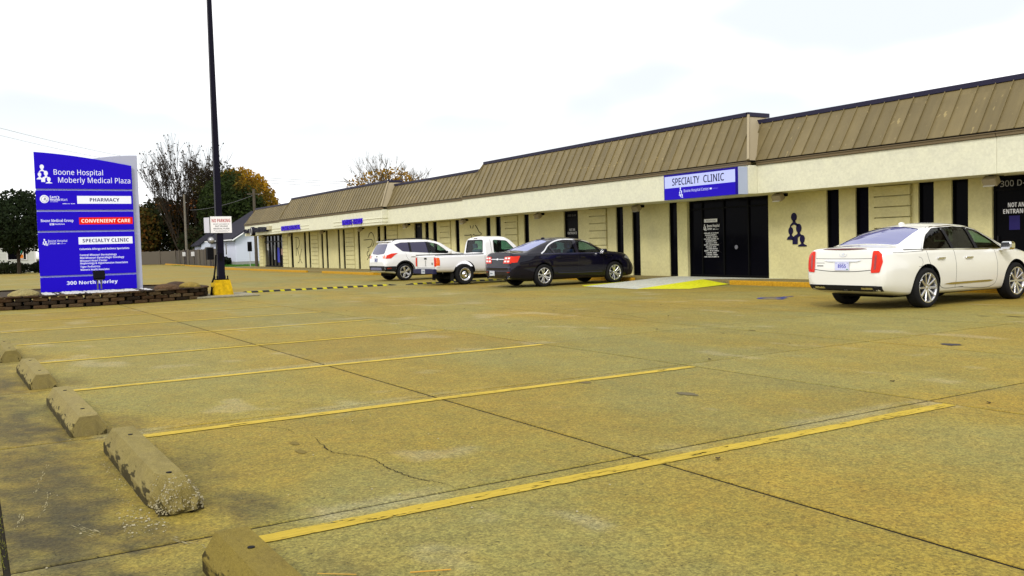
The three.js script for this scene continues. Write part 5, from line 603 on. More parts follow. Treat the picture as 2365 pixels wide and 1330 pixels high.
      part('wheel_arch_cladding', strip(car, [...Array(13)].map((_, i) => { const a = Math.PI * (i / 12); return [0.92 - 0.44 * Math.cos(a), 0.36 + 0.44 * Math.sin(a)]; }), 0.05, 'side', 0.008, sd), M_plastic, o); part('wheel_arch_cladding', strip(car, [...Array(13)].map((_, i) => { const a = Math.PI * (i / 12); return [3.61 - 0.44 * Math.cos(a), 0.36 + 0.44 * Math.sin(a)]; }), 0.05, 'side', 0.008, sd), M_plastic, o);
      part('sill_cladding', strip(car, [[1.38, 0.38], [3.1, 0.37]], 0.14, 'side', 0.008, sd), M_plastic, o); part('bumper_side', drape(car, smoothPoly([[0.06, 0.4], [0.03, 0.6], [0.5, 0.6], [0.53, 0.38]], 0.05), 'side', 0.01, sd), M_plastic, o); }
    part('rear_bumper', drape(car, smoothPoly([[-0.8, 0.42], [-0.83, 0.615], [0.83, 0.615], [0.8, 0.42]], 0.08), 'rear', 0.012), M_plastic, o); part('skid_plate', drape(car, smoothPoly([[-0.62, 0.45], [-0.55, 0.55], [0.55, 0.55], [0.62, 0.45], [0.5, 0.43], [-0.5, 0.43]], 0.15), 'rear', 0.02), std(lin(0.14, 0.14, 0.24), 0.4), o);
    for (const sd of [1, -1]) part('reflector', drape(car, smoothPoly([[0.12, 0.5], [0.12, 0.54], [0.3, 0.54], [0.3, 0.5]], 0.2), 'side', 0.013, sd), M_redDark, o);
    part('chrome_bar', drape(car, smoothPoly([[-0.3, 0.945], [-0.3, 0.975], [0.3, 0.975], [0.3, 0.945]], 0.2), 'rear', 0.012), M_white, o); part('oval_badge', drape(car, ell(-0.0, 1.0, 0.06, 0.028), 'rear', 0.014), M_plastic, o); plate(car, o, 0, 0.85, '', 0.3, 0.15, '#8f93b8', '#3a3a70');
    seams(car, o, [[[0.98, 1.1], [1.02, 0.95], [1.3, 0.6]], [[2.08, 1.08], [2.06, 0.7], [2.06, 0.42]], [[3.0, 1.02], [3.05, 0.7], [3.0, 0.42]]], 0.007); handle(car, o, 1.3, 0.98, M_whiteCool); handle(car, o, 2.25, 0.96, M_whiteCool); mirrors(car, o, 2.95, 1.03, M_whiteCool);
    for (const sd of [1, -1]) part('headlight', drape(car, smoothPoly([[3.9, 0.86], [4.3, 0.74], [4.36, 0.86], [4.0, 0.95]], 0.2), 'side', 0.004, sd), M_clear, o);
  };
  buildCar(k, 'compact_suv', 'compact white SUV with dark tinted rear glass and angular red tail lights', 'car', [-35.9, 0, -16.05]);
}
// ---------------------------------------------------------------- trees, fence, houses and wires beyond the car park
const M_leaf = new THREE.MeshPhysicalMaterial({ color: 0xffffff, vertexColors: true, roughness: 0.95, transmission: 0.25, thickness: 0, specularIntensity: 0.2, side: THREE.DoubleSide });
const M_bark = std(lin(0.035, 0.027, 0.02), 1), M_barkPale = std(lin(0.13, 0.11, 0.085), 1);
function leafCloud(pts, size, colour, r) { const n = pts.length, P = new Float32Array(n * 18), C = new Float32Array(n * 18), e = new THREE.Euler(), q = new THREE.Quaternion(), v = new THREE.Vector3(); const quad = [[-0.5, -0.3], [0.5, -0.3], [0.6, 0.3], [-0.5, -0.3], [0.6, 0.3], [-0.4, 0.35]];
  pts.forEach((p, i) => { e.set(r() * 6.28, r() * 6.28, r() * 6.28); q.setFromEuler(e); const s = size * (0.55 + 0.9 * r()), c = colour(p, r); quad.forEach(([a, b], k) => { v.set(a * s, b * s, 0).applyQuaternion(q); const o = i * 18 + k * 3; P[o] = p[0] + v.x; P[o + 1] = p[1] + v.y; P[o + 2] = p[2] + v.z; C[o] = c[0]; C[o + 1] = c[1]; C[o + 2] = c[2]; }); });
  const g = new THREE.BufferGeometry(); g.setAttribute('position', new THREE.BufferAttribute(P, 3)); g.setAttribute('color', new THREE.BufferAttribute(C, 3)); g.computeVertexNormals(); return g; }
function limb(out, a, b, r0, r1) { const d = b.clone().sub(a), len = d.length(), u = new THREE.Vector3(0, 1, 0).cross(d).normalize(); if (u.lengthSq() < 0.1) u.set(1, 0, 0); const w = d.clone().normalize().cross(u), n = r0 > 0.09 ? 6 : 3; const ring = (c, r) => [...Array(n)].map((_, i) => { const t = i / n * 6.283; return [c.x + r * (u.x * Math.cos(t) + w.x * Math.sin(t)), c.y + r * (u.y * Math.cos(t) + w.y * Math.sin(t)), c.z + r * (u.z * Math.cos(t) + w.z * Math.sin(t))]; }); const A = ring(a, r0), B = ring(b, r1); for (let i = 0; i < n; i++) { const j = (i + 1) % n; out.push(...A[i], ...A[j], ...B[i], ...A[j], ...B[j], ...B[i]); } }
function branchGeo(arr) { const g = new THREE.BufferGeometry(); g.setAttribute('position', new THREE.Float32BufferAttribute(arr, 3)); g.computeVertexNormals(); return g; }
// a recursive tree; returns limb triangles and twig tips
function grow(r, start, dir, len, rad, depth, spread, up, tips, out, lim) {
  const V = THREE.Vector3; let p = start.clone(), d = dir.clone().normalize(), segs = depth > 3 ? 3 : 2, l = len / segs, rr = Math.max(rad, 0.022);
  for (let i = 0; i < segs; i++) { const n = d.clone().add(new V((r() - 0.5) * 0.3, (r() - 0.5) * 0.2 + up * 0.12, (r() - 0.5) * 0.3)).normalize(), q = p.clone().addScaledVector(n, l), r1 = rr * (i === segs - 1 ? 0.74 : 0.87); limb(out, p, q, rr, r1); if (depth < 5 && depth > 0 && r() < 0.75) { const side = n.clone().add(new V(r() - 0.5, (r() - 0.35) * 0.9, r() - 0.5).multiplyScalar(1.5 * spread)).normalize(); grow(r, q, side, len * (0.5 + 0.25 * r()), r1 * 0.5, depth - 2, spread, up, tips, out, lim); } p = q; d = n; rr = r1; }
  if (depth <= 0) { tips.push(p); return; }
  const k = r() < 0.35 ? 3 : 2; for (let i = 0; i < k; i++) { const n = d.clone().add(new V(r() - 0.5, (r() - 0.5) * 0.7 + up * 0.2, r() - 0.5).multiplyScalar(spread * 1.5)).normalize(); grow(r, p, n, len * (0.68 + 0.22 * r()), rr * (k === 3 ? 0.6 : 0.7), depth - 1, spread, up, tips, out, lim); }
}
function leafyTree(name, label, cat, pos, H, rad, n, size, colour, seed, { trunkH = 0.3, group, squash = 1, gaps = 0.42, trunkR = 0.16 } = {}) {
  const r = rng(seed), o = thing(name, label, cat, pos, 0, group), out = [], tips = [];
  limb(out, new THREE.Vector3(0, 0, 0), new THREE.Vector3(0.1 * r(), H * trunkH, 0.1 * r()), trunkR * 1.3, trunkR);
  for (let i = 0; i < 7; i++) { const a = i / 7 * 6.28 + r(); grow(r, new THREE.Vector3(0, H * (trunkH * (0.6 + 0.4 * r())), 0), new THREE.Vector3(Math.cos(a) * 0.8, 1.0 + 0.6 * r(), Math.sin(a) * 0.8), H * 0.17, trunkR * 0.5, 3, 0.8, 0.2, tips, out); }
  part('trunk', branchGeo(out), M_bark, o);
  const cy = H * (0.5 + trunkH * 0.45), ry = H - cy, pts = []; let guard = 0;
  while (pts.length < n && guard++ < n * 30) { const a = r() * 6.283, c = 2 * r() - 1, k = Math.cbrt(r()), s = Math.sqrt(1 - c * c), x = Math.cos(a) * s * k, y = c * k, z = Math.sin(a) * s * k; const lump = fbm(x * 2.3 + 7 + seed, (y + z) * 2.3 + 3, seed, 3), edge = 0.62 + 0.62 * fbm(Math.atan2(z, x) * 1.6 + seed, c * 2.4, seed + 9, 3); if (k > edge * 1.12) continue; if (fbm(x * 4.2 + seed, y * 4.2 - z * 3.7, seed + 31, 3) < gaps && r() < 0.85) continue; if (k < 0.35 && r() < 0.6) continue; pts.push([x * rad * 1.12 * squash, cy + y * ry * 1.08 + (lump - 0.5) * 0.6, z * rad * 1.12]); }
  part('crown', leafCloud(pts, size, (p, q) => colour(p[0] / rad, (p[1] - cy) / ry, p[2] / rad, q), r), M_leaf, o); return o;
}
const mix3 = (a, b, t) => [lerp(a[0], b[0], t), lerp(a[1], b[1], t), lerp(a[2], b[2], t)];
const GREEN = [0.03, 0.046, 0.008], DKGREEN = [0.014, 0.024, 0.006], OLIVE = [0.05, 0.05, 0.008], GOLD = [0.40, 0.225, 0.012], RUST = [0.16, 0.055, 0.008], BROWN = [0.05, 0.028, 0.01];
{ // large, nearly bare tree of many stems
  const r = rng(42), o = thing('bare_tree', 'tall nearly leafless tree with many upright stems behind the grey fence', 'tree', [-135, 0, -27.8]), out = [], tips = [];
  for (let i = 0; i < 11; i++) { const a = i / 11 * 6.28 + r() * 0.5, t = 0.1 + 0.36 * r(); grow(r, new THREE.Vector3(Math.cos(a) * 0.7, 0, Math.sin(a) * 0.7), new THREE.Vector3(Math.cos(a) * t, 1, Math.sin(a) * t * 1.15), 3.75 + r() * 0.7, 0.2 + 0.06 * r(), 5, 0.46, 0.8, tips, out); }
  part('trunk', branchGeo(out), M_bark, o);
  const pts = []; for (const t of tips) { if (r() < 0.55) pts.push([t.x + (r() - 0.5) * 0.3, t.y, t.z + (r() - 0.5) * 0.3]); if (t.y < 9 && r() < 0.75) for (let i = 0; i < 3; i++) pts.push([t.x + (r() - 0.5) * 1.2, t.y + (r() - 0.5) * 1.2, t.z + (r() - 0.5) * 1.2]); }
  part('crown', leafCloud(pts, 0.2, (p, q) => mix3(p[1] < 9 ? RUST : BROWN, [0.03, 0.02, 0.008], q()), r), M_leaf, o);
}
{ // second bare crown rising behind the lamp post
  const r = rng(143), o = thing('bare_tree', 'slender half-bare tree with dark twigs rising behind the dark lamp post', 'tree', [-133, 0, -32.6]), out = [], tips = [];
  for (let i = 0; i < 8; i++) { const a = i / 8 * 6.28 + r() * 0.5, t = 0.16 + 0.24 * r(); grow(r, new THREE.Vector3(Math.cos(a) * 0.4, 0, Math.sin(a) * 0.4), new THREE.Vector3(Math.cos(a) * t, 1, Math.sin(a) * t), 3.3, 0.17, 5, 0.5, 0.7, tips, out); }
  part('trunk', branchGeo(out), M_bark, o); const pts = []; for (const t of tips) for (let i = 0; i < 5; i++) pts.push([t.x + (r() - 0.5) * 1.1, t.y + (r() - 0.6) * 0.9, t.z + (r() - 0.5) * 1.1]); part('crown', leafCloud(pts, 0.22, (p, q) => mix3(mix3(BROWN, OLIVE, q()), [0.02, 0.022, 0.008], q()), r), M_leaf, o);
}
leafyTree('autumn_tree', 'dense dark green tree with golden autumn leaves along its top and outer side', 'tree', [-125, 0, -32.6], 12.6, 5.0, 15000, 0.3, (x, y, z, q) => { const g = clamp((-z * 0.9 + y * 0.9) * 1.3 - 0.5 + 1.7 * (fbm(x * 2.5 + 9, y * 2.5 + z * 2.5, 909, 3) - 0.5) + (q() - 0.5) * 0.5); return mix3(mix3(GREEN, DKGREEN, q()), mix3(GOLD, [0.3, 0.14, 0.008], q()), g); }, 9, { trunkH: 0.16, gaps: 0.4 });
leafyTree('autumn_tree', 'sparse golden tree top showing above the brown metal roof', 'tree', [-112, 0, -49.2], 12.0, 5.4, 2600, 0.26, (x, y, z, q) => mix3(GOLD, [0.16, 0.08, 0.02], q()), 23, { trunkH: 0.5, gaps: 0.5 });
{ const r = rng(61), o = scene.children[scene.children.length - 1], out = [], tips = []; for (let i = 0; i < 9; i++) { const a = i / 9 * 6.28; grow(r, new THREE.Vector3(0, 5.4, 0), new THREE.Vector3(Math.cos(a) * 0.85, 1, Math.sin(a) * 0.95), 2.6, 0.1, 4, 0.6, 0.4, tips, out); } part('branches', branchGeo(out), M_barkPale, o); }
// thicket under the bare tree
[[-139, -21.3, 8.6, 3.2, OLIVE, RUST, 'brown and olive thicket tree beside the blue sign cabinet'], [-141, -25.2, 9.6, 3.6, DKGREEN, BROWN, 'dark thicket tree under the bare tree, next to the brown one'], [-140, -29.6, 10.2, 3.9, DKGREEN, RUST, 'dark russet thicket tree below the tall stems, behind the wooden pole'], [-138, -33.5, 10.5, 4.0, DKGREEN, BROWN, 'dark green thicket tree behind the lamp post'], [-128, -37.5, 7.6, 3.6, DKGREEN, GREEN, 'dark green thicket tree behind the white house roof'], [-131, -29.0, 5.2, 3.2, DKGREEN, BROWN, 'low black-green thicket tree just behind the grey fence']].forEach(([x, z, H, R, a, b, t], i) => leafyTree('thicket_tree', t, 'tree', [x, 0, z], H, R, 5200, 0.34, (u, v, w, q) => mix3(a, b, q() * q()), 300 + i, { trunkH: 0.08, group: 'thicket behind the fence', gaps: 0.3 }));
leafyTree('evergreen_tree', 'dark rounded evergreen tree in front of the pale office', 'tree', [-92, 0, -4.1], 7.3, 2.9, 9000, 0.2, (x, y, z, q) => mix3(DKGREEN, [0.012, 0.02, 0.008], q()), 77, { trunkH: 0.3, gaps: 0.33, trunkR: 0.13 });
function shrub(label, x, z, H, R, seed) { const o = leafyTree('clipped_shrub', label, 'shrub', [x, 0, z], H, R, 3200, 0.13, (a, b, c, q) => mix3(DKGREEN, [0.02, 0.022, 0.01], q()), seed, { trunkH: 0.02, gaps: 0.25, group: 'low shrubs by the pale office', trunkR: 0.05 }); return o; }
shrub('wide low dark shrub under the evergreen tree', -95, -3.2, 1.05, 2.1, 81); shrub('dark shrub half hidden behind the blue sign', -94, -6.2, 1.0, 1.0, 82);
{ // pale office behind the shrubs
  const o = thing('pale_office', 'low pale office with dark square windows behind the evergreen tree', 'building', [-100, 0, 0]); const m = std(lin(0.62, 0.64, 0.6), 0.8), n = 10;
  for (let i = 0; i < n; i++) part('siding_board', box(-0.02, 0.03, 0.3 + i * 0.3, 0.585 + i * 0.3, -5.85, 8), m, o); part('wall', box(-8, -0.021, 0, 3.3, -5.8, 8), m, o); part('corner_post', box(-0.05, 0.06, 0, 3.3, -5.98, -5.851), M.white, o); part('roof', box(-8.5, 0.5, 3.3, 3.5, -6.3, 8.5), std(lin(0.05, 0.05, 0.06), 0.9), o);
  for (const z of [-2.6, -5.0]) { const w = part('window', box(0.031, 0.05, 1.3, 2.5, z - 0.1, z + 1.45), M.blackGlass, o); part('frame', merge([box(0.032, 0.09, 1.22, 1.3, z - 0.2, z + 1.55), box(0.032, 0.09, 2.5, 2.58, z - 0.2, z + 1.55), box(0.032, 0.09, 1.3, 2.5, z - 0.2, z - 0.1), box(0.032, 0.09, 1.3, 2.5, z + 1.45, z + 1.55)]), M.white, w); }
  const pt = canvasTex(64, 80, (g) => { g.fillStyle = '#d8d4c8'; g.fillRect(0, 0, 64, 80); g.fillStyle = '#2f8f70'; g.fillRect(10, 8, 44, 26); g.fillStyle = '#e07a20'; g.fillRect(4, 44, 56, 30); }); const p = new THREE.PlaneGeometry(0.6, 0.9); p.rotateY(Math.PI / 2); p.translate(0.056, 1.8, -4.6); part('window_poster', p, signMat(pt), o);
  const sh = thing('garden_shed', 'small blue-grey shed beside the pale office, behind the blue sign', 'shed', [-104, 0, -7.8]); part('wall', box(-1, 1, 0, 2.0, -1.2, 1.2), std(lin(0.16, 0.2, 0.26), 0.8), sh); part('roof', box(-1.1, 1.1, 2.0, 2.12, -1.35, 1.35), std(lin(0.2, 0.2, 0.22), 0.8), sh);
}
{ // white clapboard house
  const o = thing('white_house', 'white clapboard house with dark grey gable roof beyond the building', 'house', [-100, 0, -25.5]); const m = std(lin(0.66, 0.68, 0.8), 0.7), mr = std(lin(0.035, 0.033, 0.05), 0.9, { map: concreteMap });
  part('foundation', box(-12, 0, 0, 0.35, -10.5, 0), std(lin(0.3, 0.3, 0.28), 0.9), o);
  const front = poly([[0, 0.35], [10.5, 0.35], [10.5, 3.0], [5.25, 6.3], [0, 3.0]]); const fg = new THREE.ExtrudeGeometry(front, { depth: 0.1, bevelEnabled: false }); fg.rotateY(Math.PI / 2); fg.translate(-0.12, 0, 0); part('gable_wall', fg, m, o); part('side_wall', box(-11.9, -0.13, 0.35, 3.0, -10.4, -0.05), m, o);
  for (let i = 0; i < 13; i++) { const y = 0.38 + i * 0.2; part('siding_board', box(-0.02, 0.012, y, y + 0.185, -10.45, -0.06), m, o); part('siding_board', box(-11.9, -0.06, y, y + 0.185, -0.05, -0.018), m, o); }
  for (let i = 13; i < 28; i++) { const y = 0.38 + i * 0.2, t = clamp((y - 2.85) / 3.3), a = -5.25 * t - 0.15, b = -10.5 + 5.25 * t + 0.15; if (a - b > 0.3) part('siding_board', box(-0.02, 0.012, y, y + 0.185, b, a), m, o); }
  const slope = (z0, z1, y0, y1) => { const g = new THREE.BufferGeometry(); const P = [[0.35, y0, z0], [0.35, y1, z1], [-12.4, y1, z1], [-12.4, y0, z0]], T = 0.14; const top = P.map(([x, y, z]) => [x, y + T, z]); const f = (a, b, c, d) => [...a, ...b, ...c, ...a, ...c, ...d]; g.setAttribute('position', new THREE.Float32BufferAttribute([...f(...top), ...f(...P), ...f(P[0], P[1], top[1], top[0]), ...f(P[3], P[2], top[2], top[3]), ...f(P[0], P[3], top[3], top[0])], 3)); g.computeVertexNormals(); return metreUV(g); };
  const rf = part('roof', merge([slope(0.45, -5.25, 2.78, 6.35), slope(-10.95, -5.25, 2.78, 6.35)]), mr, o); part('rake_board', merge([rod([0.38, 2.7, 0.42], [0.38, 6.28, -5.25], 0.08), rod([0.38, 2.7, -10.9], [0.38, 6.28, -5.25], 0.08)]), M.white, rf); part('gutter', box(-12.4, 0.35, 2.72, 2.84, 0.44, 0.54), M.white, rf);
  const win = (g, f) => { const w = part('window', g, M.blackGlass, o); part('frame', f, M.white, w); }; for (const z of [-3.6, -5.2]) win(box(0.013, 0.03, 1.35, 2.35, z - 0.5, z + 0.5), merge([box(0.014, 0.06, 1.27, 1.35, z - 0.6, z + 0.6), box(0.014, 0.06, 2.35, 2.43, z - 0.6, z + 0.6), box(0.014, 0.06, 1.35, 2.35, z - 0.6, z - 0.5), box(0.014, 0.06, 1.35, 2.35, z + 0.5, z + 0.6), box(0.014, 0.05, 1.82, 1.88, z - 0.5, z + 0.5)])); win(box(-8.9, -8.3, 1.2, 2.4, -0.017, 0.0), merge([box(-9.0, -8.9, 1.15, 2.45, -0.017, 0.02), box(-8.3, -8.2, 1.15, 2.45, -0.017, 0.02)])); win(box(-4.4, -3.9, 1.2, 2.4, -0.017, 0.0), merge([box(-4.5, -4.4, 1.15, 2.45, -0.017, 0.02), box(-3.9, -3.8, 1.15, 2.45, -0.017, 0.02)]));
  const a = thing('white_outbuilding', 'small white outbuilding with dark gable roof behind the fence end', 'outbuilding', [-119, 0, -28.0]); part('wall', (() => { const g = new THREE.ExtrudeGeometry(poly([[-2, 0], [2, 0], [2, 2.5], [0, 4], [-2, 2.5]]), { depth: 4, bevelEnabled: false }); g.rotateY(Math.PI / 2); g.translate(-4, 0, 0); return g; })(), m, a); part('roof', merge([slope(2.35, 0, 2.3, 4.05), slope(-2.35, 0, 2.3, 4.05)].map((g) => { g.scale(0.38, 1, 1); return g; })), mr, a); part('window', box(0.005, 0.03, 1.2, 2.1, 0.2, 0.8), M.blackGlass, a);
  shrubNear(-107.5, -24.8, 1.4, 0.9, 91, 'dark bush against the white house wall'); shrubNear(-102.3, -24.9, 0.8, 0.6, 92, 'small bush at the white house corner');
}
function shrubNear(x, z, H, R, seed, label) { leafyTree('garden_bush', label, 'shrub', [x, 0, z], H, R, 900, 0.16, (a, b, c, q) => mix3(DKGREEN, [0.012, 0.014, 0.008], q()), seed, { trunkH: 0.05, gaps: 0.3, group: 'bushes at the white house', trunkR: 0.04 }); }
{ // weathered board fence
  const o = thing('board_fence', 'weathered grey wooden board fence with yellow kerb in front', 'fence', [0, 0, 0]); const r = rng(31), tones = [[0.11, 0.095, 0.075], [0.085, 0.072, 0.06], [0.045, 0.036, 0.034], [0.13, 0.11, 0.085]].map((c) => std(lin(...c), 0.95));
  const run = (x0, z0, x1, z1) => { const L = Math.hypot(x1 - x0, z1 - z0), n = Math.round(L / 2.4), a = Math.atan2(-(z1 - z0), x1 - x0); for (let i = 0; i < n; i++) { const gs = []; const w = L / n, nb = 16; for (let b = 0; b < nb; b++) { const h = 1.78 + 0.07 * r(); gs.push(box(b * w / nb + 0.006, (b + 1) * w / nb - 0.006, 0.04, h, -0.012 - 0.008 * r(), 0.012)); } gs.push(box(0, w, 0.4, 0.5, -0.06, -0.03), box(0, w, 1.4, 1.5, -0.06, -0.03)); const g = merge(gs); g.rotateY(a); g.translate(lerp(x0, x1, i / n), 0, lerp(z0, z1, i / n)); part('fence_panel', g, tones[i % 9 === 4 ? 2 : Math.floor(r() * 2) + (r() < 0.15 ? 2 : 0)], o); if (i % 2 === 0) { const p = cyl(0.06, 0.06, 1.95, lerp(x0, x1, i / n), 0, lerp(z0, z1, i / n) + 0.1, 6); part('fence_post', p, tones[3], o); } } };
  run(-132.5, -19.6, -126.2, -24.1); run(-126.1, -24.2, -87.2, -20.8);
  for (const t of [0.28, 0.5]) part('fence_notice', box(lerp(-126, -87, t), lerp(-126, -87, t) + 0.02, 1.1, 1.6, lerp(-24.2, -20.8, t) + 0.04, lerp(-24.2, -20.8, t) + 0.4), M.white, o);
}
{ // wooden poles and wires
  const M_woodPale = std(lin(0.27, 0.24, 0.19), 1, { map: concreteMap }), M_wood = std(lin(0.13, 0.11, 0.085), 1, { map: concreteMap }); const p1 = thing('utility_pole', 'grey wooden utility pole standing behind the board fence', 'utility pole', [-118, 0, -23.95]); part('shaft', metreUV(cyl(0.16, 0.12, 8.9, 0, 0, 0, 12)), M_woodPale, p1); part('insulator', cyl(0.05, 0.04, 0.16, 0, 8.9, 0, 8), M.black, p1);
  const p2 = thing('utility_pole', 'brown wooden utility pole beside the pharmacy end of the building', 'utility pole', [-80, 0, -22.2]); part('shaft', metreUV(cyl(0.15, 0.12, 7.0, 0, 0, 0, 12)), M_wood, p2); part('crossarm', box(-0.05, 0.05, 6.5, 6.6, -0.6, 0.6), M_wood, p2);
  const bs = thing('post_sign', 'black rectangular sign on a thin post in front of the white house', 'sign', [-81, 0, -21.9]); part('post', cyl(0.03, 0.03, 2.2, 0, 0, 0, 8), std(lin(0.45, 0.45, 0.45), 0.5), bs); part('board', rbox(0.031, 0.05, 1.45, 2.32, -0.2, 0.2, 0.004, 1), M.black, bs);
  const M_wire = std(lin(0.07, 0.07, 0.08), 0.7); const wire = (label, a, b, sag, rad, c) => { const pts = []; for (let i = 0; i <= 12; i++) { const t = i / 12; pts.push([lerp(a[0], b[0], t), lerp(a[1], b[1], t) - sag * 4 * t * (1 - t), lerp(a[2], b[2], t)]); } solo('overhead_wire', tube(pts, rad, 40, 5), M_wire, label, 'wire', 'overhead wires'); };
  wire('upper overhead wire running to the tall bare tree', [-80, 13.2, 3.5], [-132, 14.5, -21.5], 0.3, 0.014); wire('second overhead wire just below the upper street wire', [-80, 12.6, 3.5], [-132, 13.8, -21.5], 0.35, 0.011); wire('middle overhead wire passing behind the blue sign', [-80, 9.8, 3.5], [-132, 10.6, -21.5], 0.3, 0.013); wire('low dark cable crossing the tree trunks to the brown pole', [-118, 6.9, -24.6], [-80, 6.45, -22.2], 0.3, 0.03); wire('lowest street wire above the evergreen tree', [-80, 8.2, 3.5], [-132, 8.6, -21.5], 0.3, 0.011);
  for (const [dy, t] of [[0, 'top'], [-0.35, 'middle'], [-0.8, 'lowest']]) wire(t + ' of three wires running from the golden tree to behind the roof', [-140, 13.3 + dy, -34], [-140, 12.4 + dy, -66], 0.25, 0.025);
}
// ---------------------------------------------------------------- wheel stops, planter, speed bumps, litter
const stopTint = (seed) => noiseTex(512, (u, v, i, j) => { const m = fbm(u * 5, v * 5, seed, 4, 5), f = fbm(u * 40, v * 40, seed + 3, 3, 40), s = sstep(0.55, 0.72, fbm(u * 3, v * 6, seed + 7, 4)); let t = 0.84 + 0.08 * (m - 0.5) + 0.1 * (f - 0.5) + 0.26 * (grainH(i, j) - 0.5); t *= 1 - 0.05 * s; const vv = v * 0.55, gn = fbm(u * 9, v * 22, seed + 17, 5), ge = 0.5 + (Math.min(vv, 0.475 - vv) - 0.03) * 4.2 + 0.25 * (fbm(u * 2, v, seed + 19, 2) - 0.5); t *= 1 - 0.5 * sstep(ge - 0.02, ge + 0.07, gn + 0.12 * (grainH(i, j) - 0.5)); return [t, t * 0.985, t * (0.95 - 0.1 * m)]; });
const M_stop = [501, 521, 541].map((s, i) => std(lin([0.33, 0.37, 0.27][i], [0.275, 0.31, 0.21][i], [0.115, 0.14, 0.055][i]), 0.95, { map: stopTint(s), bumpMap: concreteBump, bumpScale: 0.008 }));
function wheelStop(x0, x1, zc, yaw, seed, mat, label, broken) {
  const L = x1 - x0, o = thing('wheel_stop', label, 'wheel stop', [(x0 + x1) / 2, 0, zc], yaw, 'concrete wheel stops along the bays'); const prof = [[-0.135, 0], [-0.134, 0.068], [-0.07, 0.166], [0.07, 0.166], [0.134, 0.068], [0.135, 0]];
  const sm = []; for (let i = 0; i < prof.length - 1; i++) for (let k = 0; k < 7; k++) sm.push([lerp(prof[i][0], prof[i + 1][0], k / 7), lerp(prof[i][1], prof[i + 1][1], k / 7)]); sm.push(prof[prof.length - 1]);
  const n = broken ? 260 : 100, P = [], U = [], I = [], m = sm.length; for (let i = 0; i <= n; i++) { const t = i / n, x = lerp(-L / 2, L / 2, t), e = Math.min(t, 1 - t) * L, round = 1 - 0.06 * sstep(0.03, 0, e); let run = 0;
    sm.forEach(([z, y], j) => { const d = 0.002 * (fbm(x * 9 + seed, z * 20 + y * 20, seed, 3) - 0.5) ; let yy = y * round + (y > 0.01 ? d : 0), zz = z * round + d * Math.sign(z); let xx = x; if (broken && t > 0.80) { const k = sstep(0.8, 0.93, t + 0.09 * (fbm(z * 14, x * 8, 71, 3) - 0.5)), rough = fbm(x * 22, z * 22 + y * 14, 72, 4) - 0.5; const chip = fbm(x * 70, z * 70 + y * 50, 74, 3) - 0.5; yy = Math.max(0, yy * (1 - 0.2 * k * sstep(0.86, 1, t)) * (1 - 0.7 * sstep(0.955, 1, t)) + (y > 0.02 ? (rough * 0.085 + chip * 0.03) * k : 0)); zz = zz * (1 - 0.16 * k - 0.3 * sstep(0.96, 1, t)) + (rough * 0.05 + chip * 0.02) * k; xx -= fbm(z * 18 + 3, y * 22, 73, 3) * 0.1 * sstep(0.95, 1, t); }
      if (j) run += Math.hypot(sm[j][0] - sm[j - 1][0], sm[j][1] - sm[j - 1][1]); P.push(xx, yy, zz); U.push(x + seed * 0.13, run / 0.55); }); }
  for (let i = 0; i < n; i++) for (let j = 0; j < m - 1; j++) { const a = i * m + j, b = a + 1, c = a + m, d = c + 1; I.push(a, c, b, b, c, d); }
  for (const [row, f] of [[0, 1], [n, 0]]) { const c = P.length / 3; P.push(lerp(-L / 2, L / 2, row / n) - (broken && row ? 0.08 : 0), 0.0, 0); U.push(0.2, 0.2); for (let j = 0; j < m - 1; j++) f ? I.push(c, row * m + j, row * m + j + 1) : I.push(c, row * m + j + 1, row * m + j); }
  const g0 = new THREE.BufferGeometry(); g0.setAttribute('position', new THREE.Float32BufferAttribute(P, 3)); g0.setAttribute('uv', new THREE.Float32BufferAttribute(U, 2)); g0.setIndex(I); const g = toCreasedNormals(g0, 0.42);
  part('block', g, mat, o); for (const s of [-1, 1]) part('pin_hole', new THREE.CylinderGeometry(0.016, 0.016, 0.012, 10).translate(s * L * 0.32, 0.164, 0.0), M.black, o);
  if (broken) { const r = rng(88), gs = []; for (let i = 0; i < 620; i++) { const t = 0.84 + 0.16 * Math.sqrt(r()), row = Math.min(n, Math.round(t * n)), col = Math.floor(r() * m), q = (row * m + col) * 3, x = P[q], y = P[q + 1], z = P[q + 2], s = 0.0025 + 0.007 * r() * r(); if (y < 0.012) continue; const b = new THREE.IcosahedronGeometry(s, 0); b.scale(1, 0.7 + 0.5 * r(), 1); b.rotateY(r() * 6); b.translate(x + (r() - 0.5) * 0.025, y - s * 0.3, z + (r() - 0.5) * 0.02); gs.push(b); } const ag = part('exposed_aggregate', merge(gs), std(lin(0.33, 0.29, 0.18), 0.95), o); ag.userData.kind = 'stuff'; ag.userData.label = 'crumbled end with exposed pale aggregate'; }
  return o;
}
wheelStop(-7.05, -5.0, -0.93, 0.01, 1, M_stop[0], 'concrete wheel stop with a crumbled end exposing pale aggregate', true);
wheelStop(-9.66, -7.74, -0.75, 0.02, 2, M_stop[1], 'intact grey wheel stop next after the crumbled one', false);
wheelStop(-12.69, -10.85, -0.63, 0.025, 3, M_stop[1], 'weathered wheel stop between the intact grey one and the chipped one', false);
wheelStop(-15.85, -13.97, -0.45, 0.02, 4, M_stop[0], 'chipped wheel stop farthest along the row from the crumbled one', false);
wheelStop(-4.12, -2.2, -0.98, 0.01, 5, M_stop[2], 'mossy brown wheel stop at the start of the long yellow line', false);
